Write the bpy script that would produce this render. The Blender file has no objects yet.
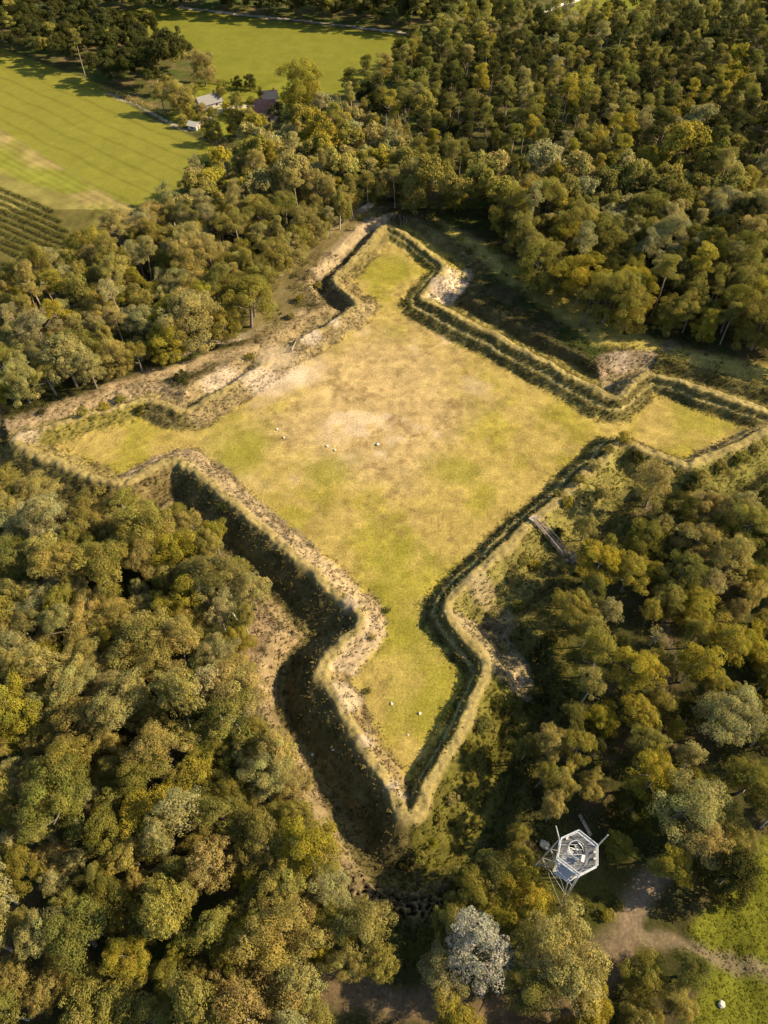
import bpy, math, random
import numpy as np
from mathutils import Vector, Matrix

SEED = 11
random.seed(SEED)
RNG = np.random.default_rng(SEED)
scene = bpy.context.scene
COL = scene.collection
R = math.radians

# ------------------------------------------------------------------ camera
CAM_Z, PITCH, FPX = 134.0, R(50.165), 711.0
FW = np.array([0, math.cos(PITCH), -math.sin(PITCH)])
UPV = np.array([0, math.sin(PITCH), math.cos(PITCH)])


def U(px, py, z=0.0):
    """photo pixel -> world x, y on the horizontal plane z"""
    d = FW * FPX + np.array([1.0, 0, 0]) * (px - 384) + UPV * (512 - py)
    t = (z - CAM_Z) / d[2]
    return float(d[0] * t), float(d[1] * t)


def proj(x, y, z):
    v = np.array([x, y, z - CAM_Z])
    dz = v @ FW
    return 384 + FPX * v[0] / dz, 512 - FPX * (v @ UPV) / dz, dz


def poly(pts, z=0.0):
    return np.array([U(a, b, z) for a, b in pts])


# ------------------------------------------------------------------ noise
def vnoise(x, y, seed):
    xi = np.floor(x).astype(np.int64); yi = np.floor(y).astype(np.int64)
    xf = x - xi; yf = y - yi
    u = xf * xf * xf * (xf * (xf * 6 - 15) + 10); v = yf * yf * yf * (yf * (yf * 6 - 15) + 10)

    def h(a, b):
        n = (a * 374761393 + b * 668265263 + seed * 974634777) & 0xFFFFFFFF
        n = ((n ^ (n >> 13)) * 1274126177) & 0xFFFFFFFF
        n = n ^ (n >> 16)
        return (n & 0xFFFFFF) / float(0xFFFFFF) * 2 - 1
    a = h(xi, yi); b = h(xi + 1, yi); c = h(xi, yi + 1); d = h(xi + 1, yi + 1)
    return (a * (1 - u) + b * u) * (1 - v) + (c * (1 - u) + d * u) * v


def fbm(x, y, scale, seed, octv=4, gain=0.5):
    s = 0; amp = 1; tot = 0; f = 1.0 / scale
    for i in range(octv):
        s = s + amp * vnoise(x * f + 17.3 * i, y * f - 9.1 * i, seed + i * 7)
        tot += amp; amp *= gain; f *= 2.03
    return s / tot * 1.5


def sstep(a, b, x):
    t = np.clip((x - a) / (b - a), 0, 1)
    return t * t * (3 - 2 * t)


def seg_dist(X, Y, A, B):
    ab = B - A
    t = np.clip(((X - A[0]) * ab[0] + (Y - A[1]) * ab[1]) / (ab @ ab), 0, 1)
    return np.hypot(X - A[0] - t * ab[0], Y - A[1] - t * ab[1]), t


def inside(X, Y, P):
    r = np.zeros(X.shape, bool)
    n = len(P)
    for i in range(n):
        x1, y1 = P[i]; x2, y2 = P[(i + 1) % n]
        if y1 == y2:
            continue
        c = ((y1 > Y) != (y2 > Y)) & (X < (x2 - x1) * (Y - y1) / (y2 - y1) + x1)
        r ^= c
    return r


def sd_poly(X, Y, P):
    """signed distance (outside positive) and index of nearest edge"""
    D = np.full(X.shape, 1e9); I = np.zeros(X.shape, int)
    for i in range(len(P)):
        d, _ = seg_dist(X, Y, P[i], P[(i + 1) % len(P)])
        m = d < D
        D[m] = d[m]; I[m] = i
    return np.where(inside(X, Y, P), -D, D), I


def path_dist(X, Y, pts):
    D = np.full(X.shape, 1e9)
    for a, b in zip(pts[:-1], pts[1:]):
        d, _ = seg_dist(X, Y, np.array(a), np.array(b))
        D = np.minimum(D, d)
    return D


# ------------------------------------------------------------------ fort outline (crest above the courtyard)
ZC = ZCREST = 3.3
CREST_PX = [(411, 827), (318, 668), (366, 617), (178, 455), (114, 483), (4, 437), (147, 394), (184, 409),
            (362, 300), (333, 275), (387, 220), (448, 263), (417, 294), (616, 399), (648, 372), (793, 417),
            (689, 468), (622, 438), (440, 606), (490, 667)]
CREST = poly(CREST_PX, ZC)
# edges: 0 S-left face,1 S-left flank,2 SW curtain,3 W-low flank,4 W-low face,5 W-up face,6 W-up flank,7 NW curtain,
# 8 N-left flank,9 N-left face,10 N-right face,11 N-right flank,12 NE curtain,13 E-up flank,14 E-up face,15 E-low face,
# 16 E-low flank,17 SE curtain,18 S-right flank,19 S-right face


def rounded(P, r):
    out = []
    for i in range(len(P)):
        a, p, b = P[i - 1], P[i], P[(i + 1) % len(P)]
        u, v = a - p, b - p
        q0 = p + u * min(r / np.hypot(*u), .4); q1 = p + v * min(r / np.hypot(*v), .4)
        for t in np.linspace(0, 1, 6):
            out.append(q0 * (1 - t) ** 2 + 2 * p * t * (1 - t) + q1 * t * t)
    return np.array(out)


FC = CREST.mean(0)
CREST_R = rounded(CREST, 3.6)
GATE = np.array(U(277, 352, 2.0))
#            inner width, outer foot, ditch end, counterscarp end, ditch z, glacis z
EDGE = {0: (4.3, 8.0, 10.4, 13.6, -3.5, .2), 1: (5.5, 8.0, 10.4, 13.6, -3.5, .2), 2: (6.2, 7, 9.8, 12.5, -2.6, .2), 3: (5.5, 6, 8, 11, -2, .2), 4: (5, 6, 8, 11, -2, .2),
        5: (5, 4.2, 5.4, 8, -.4, .6), 6: (6, 4.0, 5.2, 8, -.6, .8), 7: (6.0, 4.0, 5.4, 9, -1.0, 1.0), 8: (6, 4.2, 6.5, 9.5, -1.4, .8), 9: (5, 4.2, 5.6, 9, -1.2, .8),
        10: (4.6, 6, 9, 12, -1.5, .3), 11: (5.5, 6, 9, 12, -1.5, .3), 12: (7.2, 6.5, 10, 13, -2.0, .6), 13: (6, 6.5, 10, 13, -1.8, .6), 14: (5, 6, 9, 12, -1.6, .4),
        15: (4.4, 6.5, 9, 12, -2, .2), 16: (4.4, 6.5, 9, 12, -2, .2), 17: (5.6, 7, 11, 14, -2, .2), 18: (4.6, 8.0, 10.6, 14.0, -3.5, .2), 19: (4.0, 8.6, 12.2, 15.9, -3.5, .2)}
ET = np.array([EDGE[i] for i in range(20)])


def height(X, Y, full=False):
    near = (np.abs(X) < 150) & (Y > -4) & (Y < 270)
    Z = 0.35 * fbm(X, Y, 60, 5, 3)
    d = np.full(X.shape, 99.0); idx = np.zeros(X.shape, int)
    xs, ys = X[near], Y[near]
    wx = xs + 0.75 * fbm(xs, ys, 9, 21, 3); wy = ys + 0.75 * fbm(xs, ys, 9, 22, 3)
    _, ix = sd_poly(wx, wy, CREST)
    dn, _ = sd_poly(wx, wy, CREST_R)
    p = ET[ix]
    iw, of, de, ce, dz, gz = p.T
    iw = iw * (1 + .20 * fbm(xs, ys, 14, 23, 3)); of = of * (1 + .12 * fbm(xs, ys, 13, 27, 3))
    zi = np.zeros_like(dn)
    a = -dn
    nw = ((ys - FC[1]) - (xs - FC[0])) / math.sqrt(2)
    ZC = ZCREST * (1 - .36 * sstep(22, 44, nw)) * (1 + .13 * fbm(xs, ys, 11, 25, 3))
    # crest -> banquette -> courtyard
    zb = .52 * ZC
    zi_in = np.where(a < 1.0, ZC - .064 * a * a, np.where(a < .45 * iw, ZC - .064 - (ZC - .064 - zb) * (a - 1.0) / (.45 * iw - 1.0),
             np.where(a < .62 * iw, zb - .12 * (a - .45 * iw) / (.17 * iw), np.where(a < iw, (zb - .12) * (1 - (a - .62 * iw) / (.38 * iw)), 0))))
    # soft lip at the foot
    zi_out = np.where(dn < .9, ZC - .12 * dn * dn, np.where(dn < of, ZC - .1 - (ZC - .1 - dz) * (dn - .9) / (of - .9),
              np.where(dn < de, dz, np.where(dn < ce, dz + (gz - dz) * (dn - de) / (ce - de), gz * (1 - sstep(0, 14, dn - ce))))))
    zz = np.where(dn < 0, zi_in, zi_out)
    g = np.exp(-(np.hypot(xs - GATE[0], ys - GATE[1]) / 8.0) ** 4)
    zz = zz * (1 - g) + .35 * g
    band = np.exp(-((dn - 1) / 7.5) ** 2)
    rough = (.34 * fbm(xs, ys, 3.6, 31, 4, .62) + .16 * fbm(xs, ys, 1.1, 35, 2)) * (.25 + band)
    flat = sstep(iw * .9, iw + 3, a)
    rough = rough * (1 - flat) + .07 * fbm(xs, ys, 5, 41, 4) * flat
    zz = zz + rough * (1 - .7 * g) + (0.1 * Z[near]) * 0
    Zn = Z[near]
    wgt = 1 - sstep(14, 40, dn)
    Z[near] = Zn * (1 - wgt) + zz * wgt + (1 - wgt) * .25 * fbm(xs, ys, 4, 51, 3)
    if not full:
        return Z
    d[near] = dn; idx[near] = ix
    return Z, d, idx


def hz(x, y):
    return float(height(np.array([x], float), np.array([y], float))[0])


# ------------------------------------------------------------------ materials
def nmat(name):
    m = bpy.data.materials.new(name); m.use_nodes = True
    nt = m.node_tree; nt.nodes.clear()
    return m, nt, nt.nodes, nt.links


def principled_noise(name, base, rough=.8, amount=.25, scale=3.0, bump=.2, metallic=0.0, detail=5):
    m, nt, N, L = nmat(name)
    out = N.new('ShaderNodeOutputMaterial'); b = N.new('ShaderNodeBsdfPrincipled')
    tc = N.new('ShaderNodeTexCoord'); no = N.new('ShaderNodeTexNoise')
    no.inputs['Scale'].default_value = scale; no.inputs['Detail'].default_value = detail
    L.new(tc.outputs['Object'], no.inputs['Vector'])
    mr = N.new('ShaderNodeMapRange'); mr.inputs['From Min'].default_value = .3; mr.inputs['From Max'].default_value = .7
    mr.inputs['To Min'].default_value = 1 - amount; mr.inputs['To Max'].default_value = 1 + amount
    L.new(no.outputs['Fac'], mr.inputs['Value'])
    vm = N.new('ShaderNodeVectorMath'); vm.operation = 'SCALE'; vm.inputs[0].default_value = base
    L.new(mr.outputs['Result'], vm.inputs['Scale'])
    L.new(vm.outputs['Vector'], b.inputs['Base Color'])
    b.inputs['Roughness'].default_value = rough; b.inputs['Metallic'].default_value = metallic
    b.inputs['Specular IOR Level'].default_value = .3
    bp = N.new('ShaderNodeBump'); bp.inputs['Strength'].default_value = bump
    L.new(no.outputs['Fac'], bp.inputs['Height']); L.new(bp.outputs['Normal'], b.inputs['Normal'])
    L.new(b.outputs['BSDF'], out.inputs['Surface'])
    return m


def ground_mat(name, fine=1.4, contrast=.30, bump=.4, broad=.18):
    m, nt, N, L = nmat(name)
    out = N.new('ShaderNodeOutputMaterial'); b = N.new('ShaderNodeBsdfDiffuse')
    at = N.new('ShaderNodeAttribute'); at.attribute_name = 'col'
    tc = N.new('ShaderNodeTexCoord')
    n1 = N.new('ShaderNodeTexNoise'); n1.inputs['Scale'].default_value = fine; n1.inputs['Detail'].default_value = 8; n1.inputs['Roughness'].default_value = .75
    n2 = N.new('ShaderNodeTexNoise'); n2.inputs['Scale'].default_value = .22; n2.inputs['Detail'].default_value = 6; n2.inputs['Roughness'].default_value = .6
    for n in (n1, n2):
        L.new(tc.outputs['Object'], n.inputs['Vector'])

    def mr(src, lo, hi):
        r = N.new('ShaderNodeMapRange'); r.inputs['From Min'].default_value = .3; r.inputs['From Max'].default_value = .7
        r.inputs['To Min'].default_value = lo; r.inputs['To Max'].default_value = hi
        L.new(src, r.inputs['Value']); return r.outputs['Result']
    f1 = mr(n1.outputs['Fac'], 1 - contrast, 1 + contrast); f2 = mr(n2.outputs['Fac'], 1 - broad, 1 + broad)
    mu = N.new('ShaderNodeMath'); mu.operation = 'MULTIPLY'; L.new(f1, mu.inputs[0]); L.new(f2, mu.inputs[1])
    vm = N.new('ShaderNodeVectorMath'); vm.operation = 'SCALE'
    L.new(at.outputs['Color'], vm.inputs[0]); L.new(mu.outputs[0], vm.inputs['Scale'])
    L.new(vm.outputs['Vector'], b.inputs['Color'])
    bp = N.new('ShaderNodeBump'); bp.inputs['Strength'].default_value = bump; bp.inputs['Distance'].default_value = .35
    L.new(n1.outputs['Fac'], bp.inputs['Height']); L.new(bp.outputs['Normal'], b.inputs['Normal'])
    L.new(b.outputs['BSDF'], out.inputs['Surface'])
    return m


def leaf_mat(name, trans=.36):
    """leaf colour = tint carried by each leaf x the tree's own object colour"""
    m, nt, N, L = nmat(name)
    out = N.new('ShaderNodeOutputMaterial')
    at = N.new('ShaderNodeAttribute'); at.attribute_name = 'tint'
    oi = N.new('ShaderNodeObjectInfo')
    vm = N.new('ShaderNodeVectorMath'); vm.operation = 'MULTIPLY'
    L.new(at.outputs['Color'], vm.inputs[0]); L.new(oi.outputs['Color'], vm.inputs[1])
    d = N.new('ShaderNodeBsdfDiffuse'); t = N.new('ShaderNodeBsdfTranslucent'); mx = N.new('ShaderNodeMixShader')
    mx.inputs['Fac'].default_value = trans
    L.new(vm.outputs['Vector'], d.inputs['Color']); L.new(vm.outputs['Vector'], t.inputs['Color'])
    L.new(d.outputs['BSDF'], mx.inputs[1]); L.new(t.outputs['BSDF'], mx.inputs[2])
    L.new(mx.outputs['Shader'], out.inputs['Surface'])
    return m


M = {
    'leaf': leaf_mat('leaves'),
    'grass': leaf_mat('grass_blades', .5),
    'ground': ground_mat('soil_and_grass', 1.8, .42, .5),
    'field': ground_mat('mown_field', 1.0, .15, .2, .07),
    'bark': principled_noise('bark_grey_brown', (.10, .085, .065), .9, .35, 4, .5),
    'bark_pale': principled_noise('bark_birch', (.26, .245, .20), .8, .3, 6, .3),
    'bark_pine': principled_noise('bark_pine', (.17, .125, .085), .9, .35, 4, .5),
    'steel': principled_noise('galvanised_steel', (.34, .34, .335), .45, .12, 8, .05, .35),
    'steel_dull': principled_noise('dull_steel', (.22, .22, .23), .6, .2, 8, .1, .3),
    'grating': principled_noise('steel_grating', (.16, .16, .165), .6, .3, 14, .2, .3),
    'darksteel': principled_noise('dark_steel', (.03, .03, .035), .6, .2, 8, .1, .3),
    'wood': principled_noise('weathered_wood', (.20, .165, .125), .85, .3, 5, .3),
    'wood_dark': principled_noise('dark_wood', (.14, .11, .085), .85, .3, 5, .3),
    'stone': principled_noise('pale_stone', (.33, .30, .24), .85, .2, 3, .5),
    'stone_brown': principled_noise('brown_stone', (.22, .19, .14), .85, .2, 3, .5),
    'wall_white': principled_noise('white_render', (.30, .27, .23), .8, .12, 2, .1),
    'roof_grey': principled_noise('grey_slates', (.115, .11, .105), .7, .25, 3, .3),
    'roof_red': principled_noise('red_brown_tiles', (.15, .062, .042), .8, .25, 2, .3),
    'glass': principled_noise('dark_window', (.02, .022, .025), .15, .1, 2, 0),
}


# ------------------------------------------------------------------ mesh helpers
def mesh_np(name, verts, faces, mat, tint=None, attr='tint', smooth=False):
    """faces: (n,k) array, all of one size"""
    me = bpy.data.meshes.new(name)
    nv, (nf, k) = len(verts), faces.shape
    me.vertices.add(nv); me.vertices.foreach_set('co', np.asarray(verts, np.float32).ravel())
    me.loops.add(nf * k); me.loops.foreach_set('vertex_index', faces.astype(np.int32).ravel())
    me.polygons.add(nf); me.polygons.foreach_set('loop_start', np.arange(0, nf * k, k, dtype=np.int32))
    me.polygons.foreach_set('use_smooth', np.full(nf, smooth))
    if tint is not None:
        a = me.attributes.new(attr, 'FLOAT_COLOR', 'POINT')
        a.data.foreach_set('color', np.concatenate([tint, np.ones((nv, 1))], 1).astype(np.float32).ravel())
    me.materials.append(mat)
    me.update(calc_edges=True)
    return me


class MB:
    """collects bars, boxes, tubes and prisms for ONE mesh"""
    def __init__(s):
        s.v = []; s.f = []

    def add(s, vs, fs):
        o = len(s.v); s.v += [tuple(v) for v in vs]; s.f += [tuple(i + o for i in f) for f in fs]

    def box(s, c, size, rz=0.0):
        cx, cy, cz = c; sx, sy, sz = (q / 2 for q in size); co, si = math.cos(rz), math.sin(rz)
        vs = []
        for dz in (-sz, sz):
            for dx, dy in ((-sx, -sy), (sx, -sy), (sx, sy), (-sx, sy)):
                vs.append((cx + dx * co - dy * si, cy + dx * si + dy * co, cz + dz))
        s.add(vs, [(3, 2, 1, 0), (4, 5, 6, 7), (0, 1, 5, 4), (1, 2, 6, 5), (2, 3, 7, 6), (3, 0, 4, 7)])

    def tube(s, pts, rad, n=7, cap=True):
        pts = [Vector(p) for p in pts]
        rad = rad if isinstance(rad, (list, tuple)) else [rad] * len(pts)
        rings = []
        for i, p in enumerate(pts):
            t = (pts[min(i + 1, len(pts) - 1)] - pts[max(i - 1, 0)]).normalized()
            a = t.cross(Vector((.3, .9, .1))); a = a.normalized() if a.length > .05 else t.cross(Vector((1, 0, 0))).normalized()
            b = t.cross(a)
            rings.append([p + (a * math.cos(q * 2 * math.pi / n) + b * math.sin(q * 2 * math.pi / n)) * rad[i] for q in range(n)])
        vs = [v for r in rings for v in r]; fs = []
        for i in range(len(pts) - 1):
            for q in range(n):
                fs.append((i * n + q, i * n + (q + 1) % n, (i + 1) * n + (q + 1) % n, (i + 1) * n + q))
        if cap:
            fs.append(tuple(range(n - 1, -1, -1))); fs.append(tuple((len(pts) - 1) * n + q for q in range(n)))
        s.add(vs, fs)

    def prism(s, pts, z0, z1):
        n = len(pts)
        vs = [(x, y, z0) for x, y in pts] + [(x, y, z1) for x, y in pts]
        s.add(vs, [tuple(range(n - 1, -1, -1)), tuple(range(n, 2 * n))] + [(i, (i + 1) % n, n + (i + 1) % n, n + i) for i in range(n)])

    def mesh(s, name, mat, smooth=False):
        me = bpy.data.meshes.new(name); me.from_pydata(s.v, [], s.f); me.materials.append(mat)
        if smooth:
            me.polygons.foreach_set('use_smooth', [True] * len(me.polygons))
        me.update()
        return me

    def build(s, name, mat, parent=None, smooth=False):
        return link(name, s.mesh(name, mat, smooth), parent)


def link(name, me, parent=None):
    o = bpy.data.objects.new(name, me); COL.objects.link(o)
    if parent is not None:
        o.parent = parent
    return o


def tag(o, label=None, cat=None, group=None, kind=None):
    for k, v in (('label', label), ('category', cat), ('group', group), ('kind', kind)):
        if v:
            o[k] = v
    return o


def empty(name, loc, rz=0.0):
    o = bpy.data.objects.new(name, None); COL.objects.link(o)
    o.location = loc; o.rotation_euler = (0, 0, rz); o.empty_display_size = .5
    return o


# ------------------------------------------------------------------ terrain: one height sheet, cut into its kinds of ground
def axis(parts):
    a = []
    for lo, hi, st in parts:
        a.append(np.arange(lo, hi, st))
    return np.concatenate(a)


xa = axis([(-4000, -800, 400), (-800, -320, 40), (-320, -125, 1.0), (-125, 135, .42), (135, 320, 1.2), (320, 800, 40), (800, 4001, 400)])
ya = axis([(-1500, -100, 200), (-100, -20, 20), (-20, -4, 2), (-4, 215, .42), (215, 420, .9), (420, 620, 2), (620, 1200, 40), (1200, 6001, 400)])
GX, GY = np.meshgrid(xa, ya)
GZ, GD, GI = height(GX, GY, True)

N1 = fbm(GX, GY, 26, 61, 5); N2 = fbm(GX, GY, 6, 71, 4); N3 = fbm(GX, GY, 1.6, 81, 3); N4 = fbm(GX, GY, 12, 91, 4)


def mixc(a, b, t):
    return a * (1 - t[..., None]) + np.array(b) * t[..., None]


FLOOR = (.050, .048, .016)
col = np.zeros(GX.shape + (3,)) + np.array(FLOOR)
col = mixc(col, (.085, .065, .03), sstep(.0, .6, N2))
col = mixc(col, (.045, .055, .015), sstep(.1, .6, N4))
zone = np.zeros(GX.shape, int)        # 0 woodland floor
wx, wy = GX + 1.2 * N2 + .5 * N3, GY + 1.2 * N4 + .5 * N3


def paint_poly(px, c, soft=2.0, z=0.0, warp=True, strength=1.0, noise=None):
    global col
    noise = (.25 if warp else .07) if noise is None else noise
    P = poly(px, z)
    X, Y = (wx, wy) if warp else (GX, GY)
    x0, y0 = P.min(0) - 15; x1, y1 = P.max(0) + 15
    m = (X > x0) & (X < x1) & (Y > y0) & (Y < y1)
    d, _ = sd_poly(X[m], Y[m], P)
    t = (1 - sstep(-soft, soft, d)) * strength
    cc = np.array(c)[None, :] * (1 + noise * N2[m])[:, None]
    col[m] = col[m] * (1 - t[:, None]) + cc * t[:, None]
    r = np.zeros(GX.shape, bool); r[m] = d < 0
    return r


def paint_path(px, c, width, soft=.8, strength=1.0, z=0.0, noise=.2):
    pts = [U(a, b, z) for a, b in px]
    d = path_dist(wx, wy, pts)
    t = (1 - sstep(width - soft, width + soft, d)) * strength
    cc = np.array(c)[None, None, :] * (1 + noise * N2[..., None])
    col[:] = col * (1 - t[..., None]) + cc * t[..., None]
    return d < width


GREEN = (.112, .106, .018); TAN = (.42, .31, .17); SAND = (.52, .41, .27); OLIVE = (.13, .115, .025)
# --- far fields
f1 = paint_poly([(-60, 45), (0, 48), (40, 62), (95, 82), (150, 118), (236, 155), (205, 172), (150, 210), (120, 202), (0, 130), (-60, 100)], GREEN, .8, 0, False)
f2 = paint_poly([(60, 22), (150, 8), (200, 12), (330, 26), (403, 34), (420, 60), (370, 92), (320, 96), (262, 88), (200, 76), (190, 45), (120, 40)], (.098, .096, .015), .8, 0, False)
f3 = paint_poly([(-60, 100), (0, 130), (120, 202), (148, 214), (100, 240), (0, 250), (-90, 250)], (.16, .125, .045), 1.2, 0, False)
f4 = paint_poly([(585, -6), (655, -8), (650, 6), (610, 12), (560, 14)], (.095, .098, .015), 1, 0, False)
f7 = paint_poly([(250, 80), (300, 80), (330, 98), (275, 105), (262, 125), (220, 140), (190, 128), (168, 118), (180, 90), (215, 78)], (.10, .10, .014), 1.5, 0, True)
# tractor lines and strips on the fields
dv = np.array(U(163, 190)) - np.array(U(0, 112)); dv /= np.hypot(*dv)
s = -(GX - U(0, 112)[0]) * dv[1] + (GY - U(0, 112)[1]) * dv[0]
lines = np.exp(-((np.mod(s + 1.5 * N1, 9.5) - 4.75) / .7) ** 2)
col[f1] *= (1 - .22 * lines[f1])[:, None] * (1 + .05 * N1[f1])[:, None]
col[f2] *= (1 + .06 * N1[f2])[:, None]
strips = .5 + .5 * np.sin(s * 2 * math.pi / 3.2 + N4)
col[f3] = mixc(col, (.12, .12, .02), sstep(-.1, .5, N1 + .4 * np.sin(s / 6.0)))[f3]
col[f3] *= (.86 + .22 * strips[f3] + .18 * N2[f3])[:, None]
paint_poly([(-60, 168), (10, 176), (80, 200), (108, 228), (80, 262), (-60, 262)], (.115, .10, .03), 1.0, 0, True, .9)
# --- roads and tracks far off
p1 = paint_path([(180, 7), (240, 14), (320, 22), (405, 33)], (.27, .23, .17), 1.3, .5)
p2 = paint_path([(548, 12), (575, 0), (592, -8)], (.45, .40, .32), 2.2, .5)
p3 = paint_path([(105, 93), (150, 112), (185, 130), (196, 126)], (.2, .17, .11), .8, .5)
p4 = paint_path([(196, 126), (222, 108), (262, 105)], (.36, .31, .22), 1.6, .8, .7)
# --- meadow bottom right
f5 = paint_poly([(768, 835), (742, 870), (715, 905), (690, 925), (698, 960), (705, 1000), (690, 1040), (900, 1080), (930, 820)], (.125, .128, .016), 1.2)
# --- outside strip north-west of the fort: trodden sand
p5 = paint_path([(-20, 440), (50, 415), (110, 392), (165, 374), (215, 360), (255, 352), (285, 356)], (.38, .28, .155), 3.2, 2.0, .9)
p6 = paint_path([(175, 352), (215, 342), (250, 336), (268, 330)], SAND, 2.0, .9)
p7 = paint_path([(268, 282), (285, 270), (312, 248), (345, 222), (372, 205)], (.60, .48, .33), 1.5, .5)
p8 = paint_path([(262, 352), (280, 330), (300, 315)], TAN, 3.0, 1.5, .8)
paint_poly([(270, 270), (350, 212), (385, 208), (372, 222), (320, 285), (285, 335), (240, 350), (250, 320)], (.20, .155, .065), 2.5, 0, True, .85)
# --- sandy triangle and strip on the counterscarp of the south-west ditch
paint_poly([(255, 590), (300, 625), (310, 650), (275, 690), (250, 690), (240, 640)], (.32, .22, .12), 1.5, 0, True, .9)
p9 = paint_path([(268, 690), (300, 760), (320, 815), (350, 870), (372, 905)], (.36, .26, .15), 2.2, 1.0)
paint_path([(180, 470), (215, 520), (260, 580)], (.24, .18, .09), 2.0, 1.2, .7)
# --- paths at the bottom
p10 = paint_path([(318, 985), (370, 1000), (440, 1012), (520, 1020), (580, 1000), (620, 955)], (.16, .112, .062), 2.2, 1.0)
p11 = paint_path([(590, 950), (625, 915), (650, 885), (660, 868)], (.21, .155, .10), 1.9, 1.1)
p12 = paint_path([(600, 930), (640, 935), (700, 960), (760, 975)], (.21, .16, .10), 1.5, .9, .8)
paint_poly([(600, 920), (636, 902), (640, 930), (620, 970), (604, 955)], (.21, .155, .10), 1.5, 0, True, .7)
p13 = paint_path([(575, 552), (620, 520), (660, 500), (700, 520)], (.2, .15, .09), 1.2, .7, .6)
p14 = paint_path([(668, 600), (672, 660), (668, 720)], (.13, .10, .06), 1.0, .7, .6)
# grassy ground round the outside of the fort
ring = (GD > 12) & (GD < 40)
paint_poly([(455, 240), (520, 290), (600, 345), (700, 375), (800, 400), (800, 372), (690, 352), (600, 318), (520, 265), (440, 220)], (.34, .28, .075), 3, 0, True, .9)  # terrace painted paler to make up for sun the wood blocks
paint_poly([(505, 590), (560, 560), (575, 600), (570, 700), (520, 780), (470, 860), (430, 930), (395, 900), (440, 800), (510, 690)], (.10, .085, .02), 3, 0, True, .9)  # tree shade right of the south bastion put into the ground colour
paint_poly([(420, 900), (560, 870), (640, 870), (600, 930), (480, 1000), (400, 960)], (.075, .072, .016), 3, 0, True, .9)

# --- fort
A = -GD
iw = ET[GI][..., 0]; of = ET[GI][..., 1]; de = ET[GI][..., 2]; ce = ET[GI][..., 3]
fort = (GD < 40)
GRASSY = np.zeros_like(col) + np.array((.345, .258, .075))
GRASSY = mixc(GRASSY, (.275, .225, .040), sstep(-.2, .5, fbm(GX, GY, 13, 101, 6, .62)))
cx0, cy0 = U(375, 400)
rr = np.hypot((GX - cx0) / 1.25, GY - cy0)
dry = (1 - sstep(12, 42, rr + 12 * N1 + 5 * N2))
GRASSY = mixc(GRASSY, (.42, .30, .135), dry * .88)
spots = sstep(.25, .6, fbm(GX, GY, 5, 111, 5, .65)) * (.25 + .75 * dry)
GRASSY = mixc(GRASSY, (.225, .150, .060), spots * .7)
GRASSY = GRASSY * (1 + .20 * N3 + .14 * N2)[..., None]
clod = sstep(.35, .75, fbm(GX, GY, 2.2, 131, 4, .7)) * sstep(-.1, .5, fbm(GX, GY, 15, 133, 3))
GRASSY = mixc(GRASSY, (.19, .125, .055), clod * .6)
pale = sstep(.35, .7, fbm(GX, GY, 11, 121, 5)) * dry
GRASSY = mixc(GRASSY, (.56, .43, .27), pale * .7)
for (px, py, r) in ((330, 435, 7), (345, 460, 4), (480, 385, 6)):
    q = U(px, py)
    GRASSY = mixc(GRASSY, (.47, .36, .21), .45 * (1 - sstep(r * .3, r, np.hypot(GX - q[0], GY - q[1]) + 2.5 * N2)))
for (px, py, r) in ((240, 440, 9), (330, 470, 7), (560, 350, 9), (450, 470, 9), (250, 455, 8), (420, 640, 12), (435, 700, 9), (390, 270, 9), (400, 560, 8), (700, 420, 9)):
    q = U(px, py)
    GRASSY = mixc(GRASSY, (.225, .205, .028), .65 * (1 - sstep(r * .3, r * 1.3, np.hypot(GX - q[0], GY - q[1]) + 4 * N2)))
# sand fan inside the gate
q = U(285, 372)
GRASSY = mixc(GRASSY, (.56, .43, .28), 1 - sstep(3, 12, np.hypot((GX - q[0]) / 1.3, GY - q[1]) + 3 * N2))
inm = GD < 0
col[inm] = GRASSY[inm]
# bank colours edge by edge: scrub, dry grass, bare sand; shade put into darker faces
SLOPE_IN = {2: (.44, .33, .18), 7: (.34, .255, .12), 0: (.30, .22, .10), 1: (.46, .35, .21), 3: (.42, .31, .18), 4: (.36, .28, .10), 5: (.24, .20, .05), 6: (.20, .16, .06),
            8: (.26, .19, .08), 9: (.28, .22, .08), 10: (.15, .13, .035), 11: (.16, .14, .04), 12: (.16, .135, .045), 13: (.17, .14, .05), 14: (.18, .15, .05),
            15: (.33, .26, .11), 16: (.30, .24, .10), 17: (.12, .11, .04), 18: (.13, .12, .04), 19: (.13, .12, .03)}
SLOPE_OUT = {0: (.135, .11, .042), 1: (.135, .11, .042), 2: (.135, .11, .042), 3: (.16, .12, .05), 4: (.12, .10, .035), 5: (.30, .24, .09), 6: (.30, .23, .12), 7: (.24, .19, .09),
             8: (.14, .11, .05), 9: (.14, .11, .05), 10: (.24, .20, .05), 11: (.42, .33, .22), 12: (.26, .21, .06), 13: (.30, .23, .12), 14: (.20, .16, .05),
             15: (.16, .145, .04), 16: (.18, .155, .04), 17: (.175, .152, .045), 18: (.24, .19, .10), 19: (.10, .09, .02)}  # S-right face darkened to stand for the shade of the trees
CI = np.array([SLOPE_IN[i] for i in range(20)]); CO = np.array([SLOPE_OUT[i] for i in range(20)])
jit = .9 * N2 + .5 * N3
EV = np.roll(CREST, -1, 0) - CREST; EV /= np.linalg.norm(EV, axis=1, keepdims=True)
AL = GX * EV[GI][..., 0] + GY * EV[GI][..., 1]
STR = np.where(fort, vnoise(GD * 1.6 + .8 * N2, AL / 9.0, 207) * .6 + vnoise(GD * .8, AL / 14.0, 211) * .5, 0)
ti = (GD <= .0) & (A < iw + 3)
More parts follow.
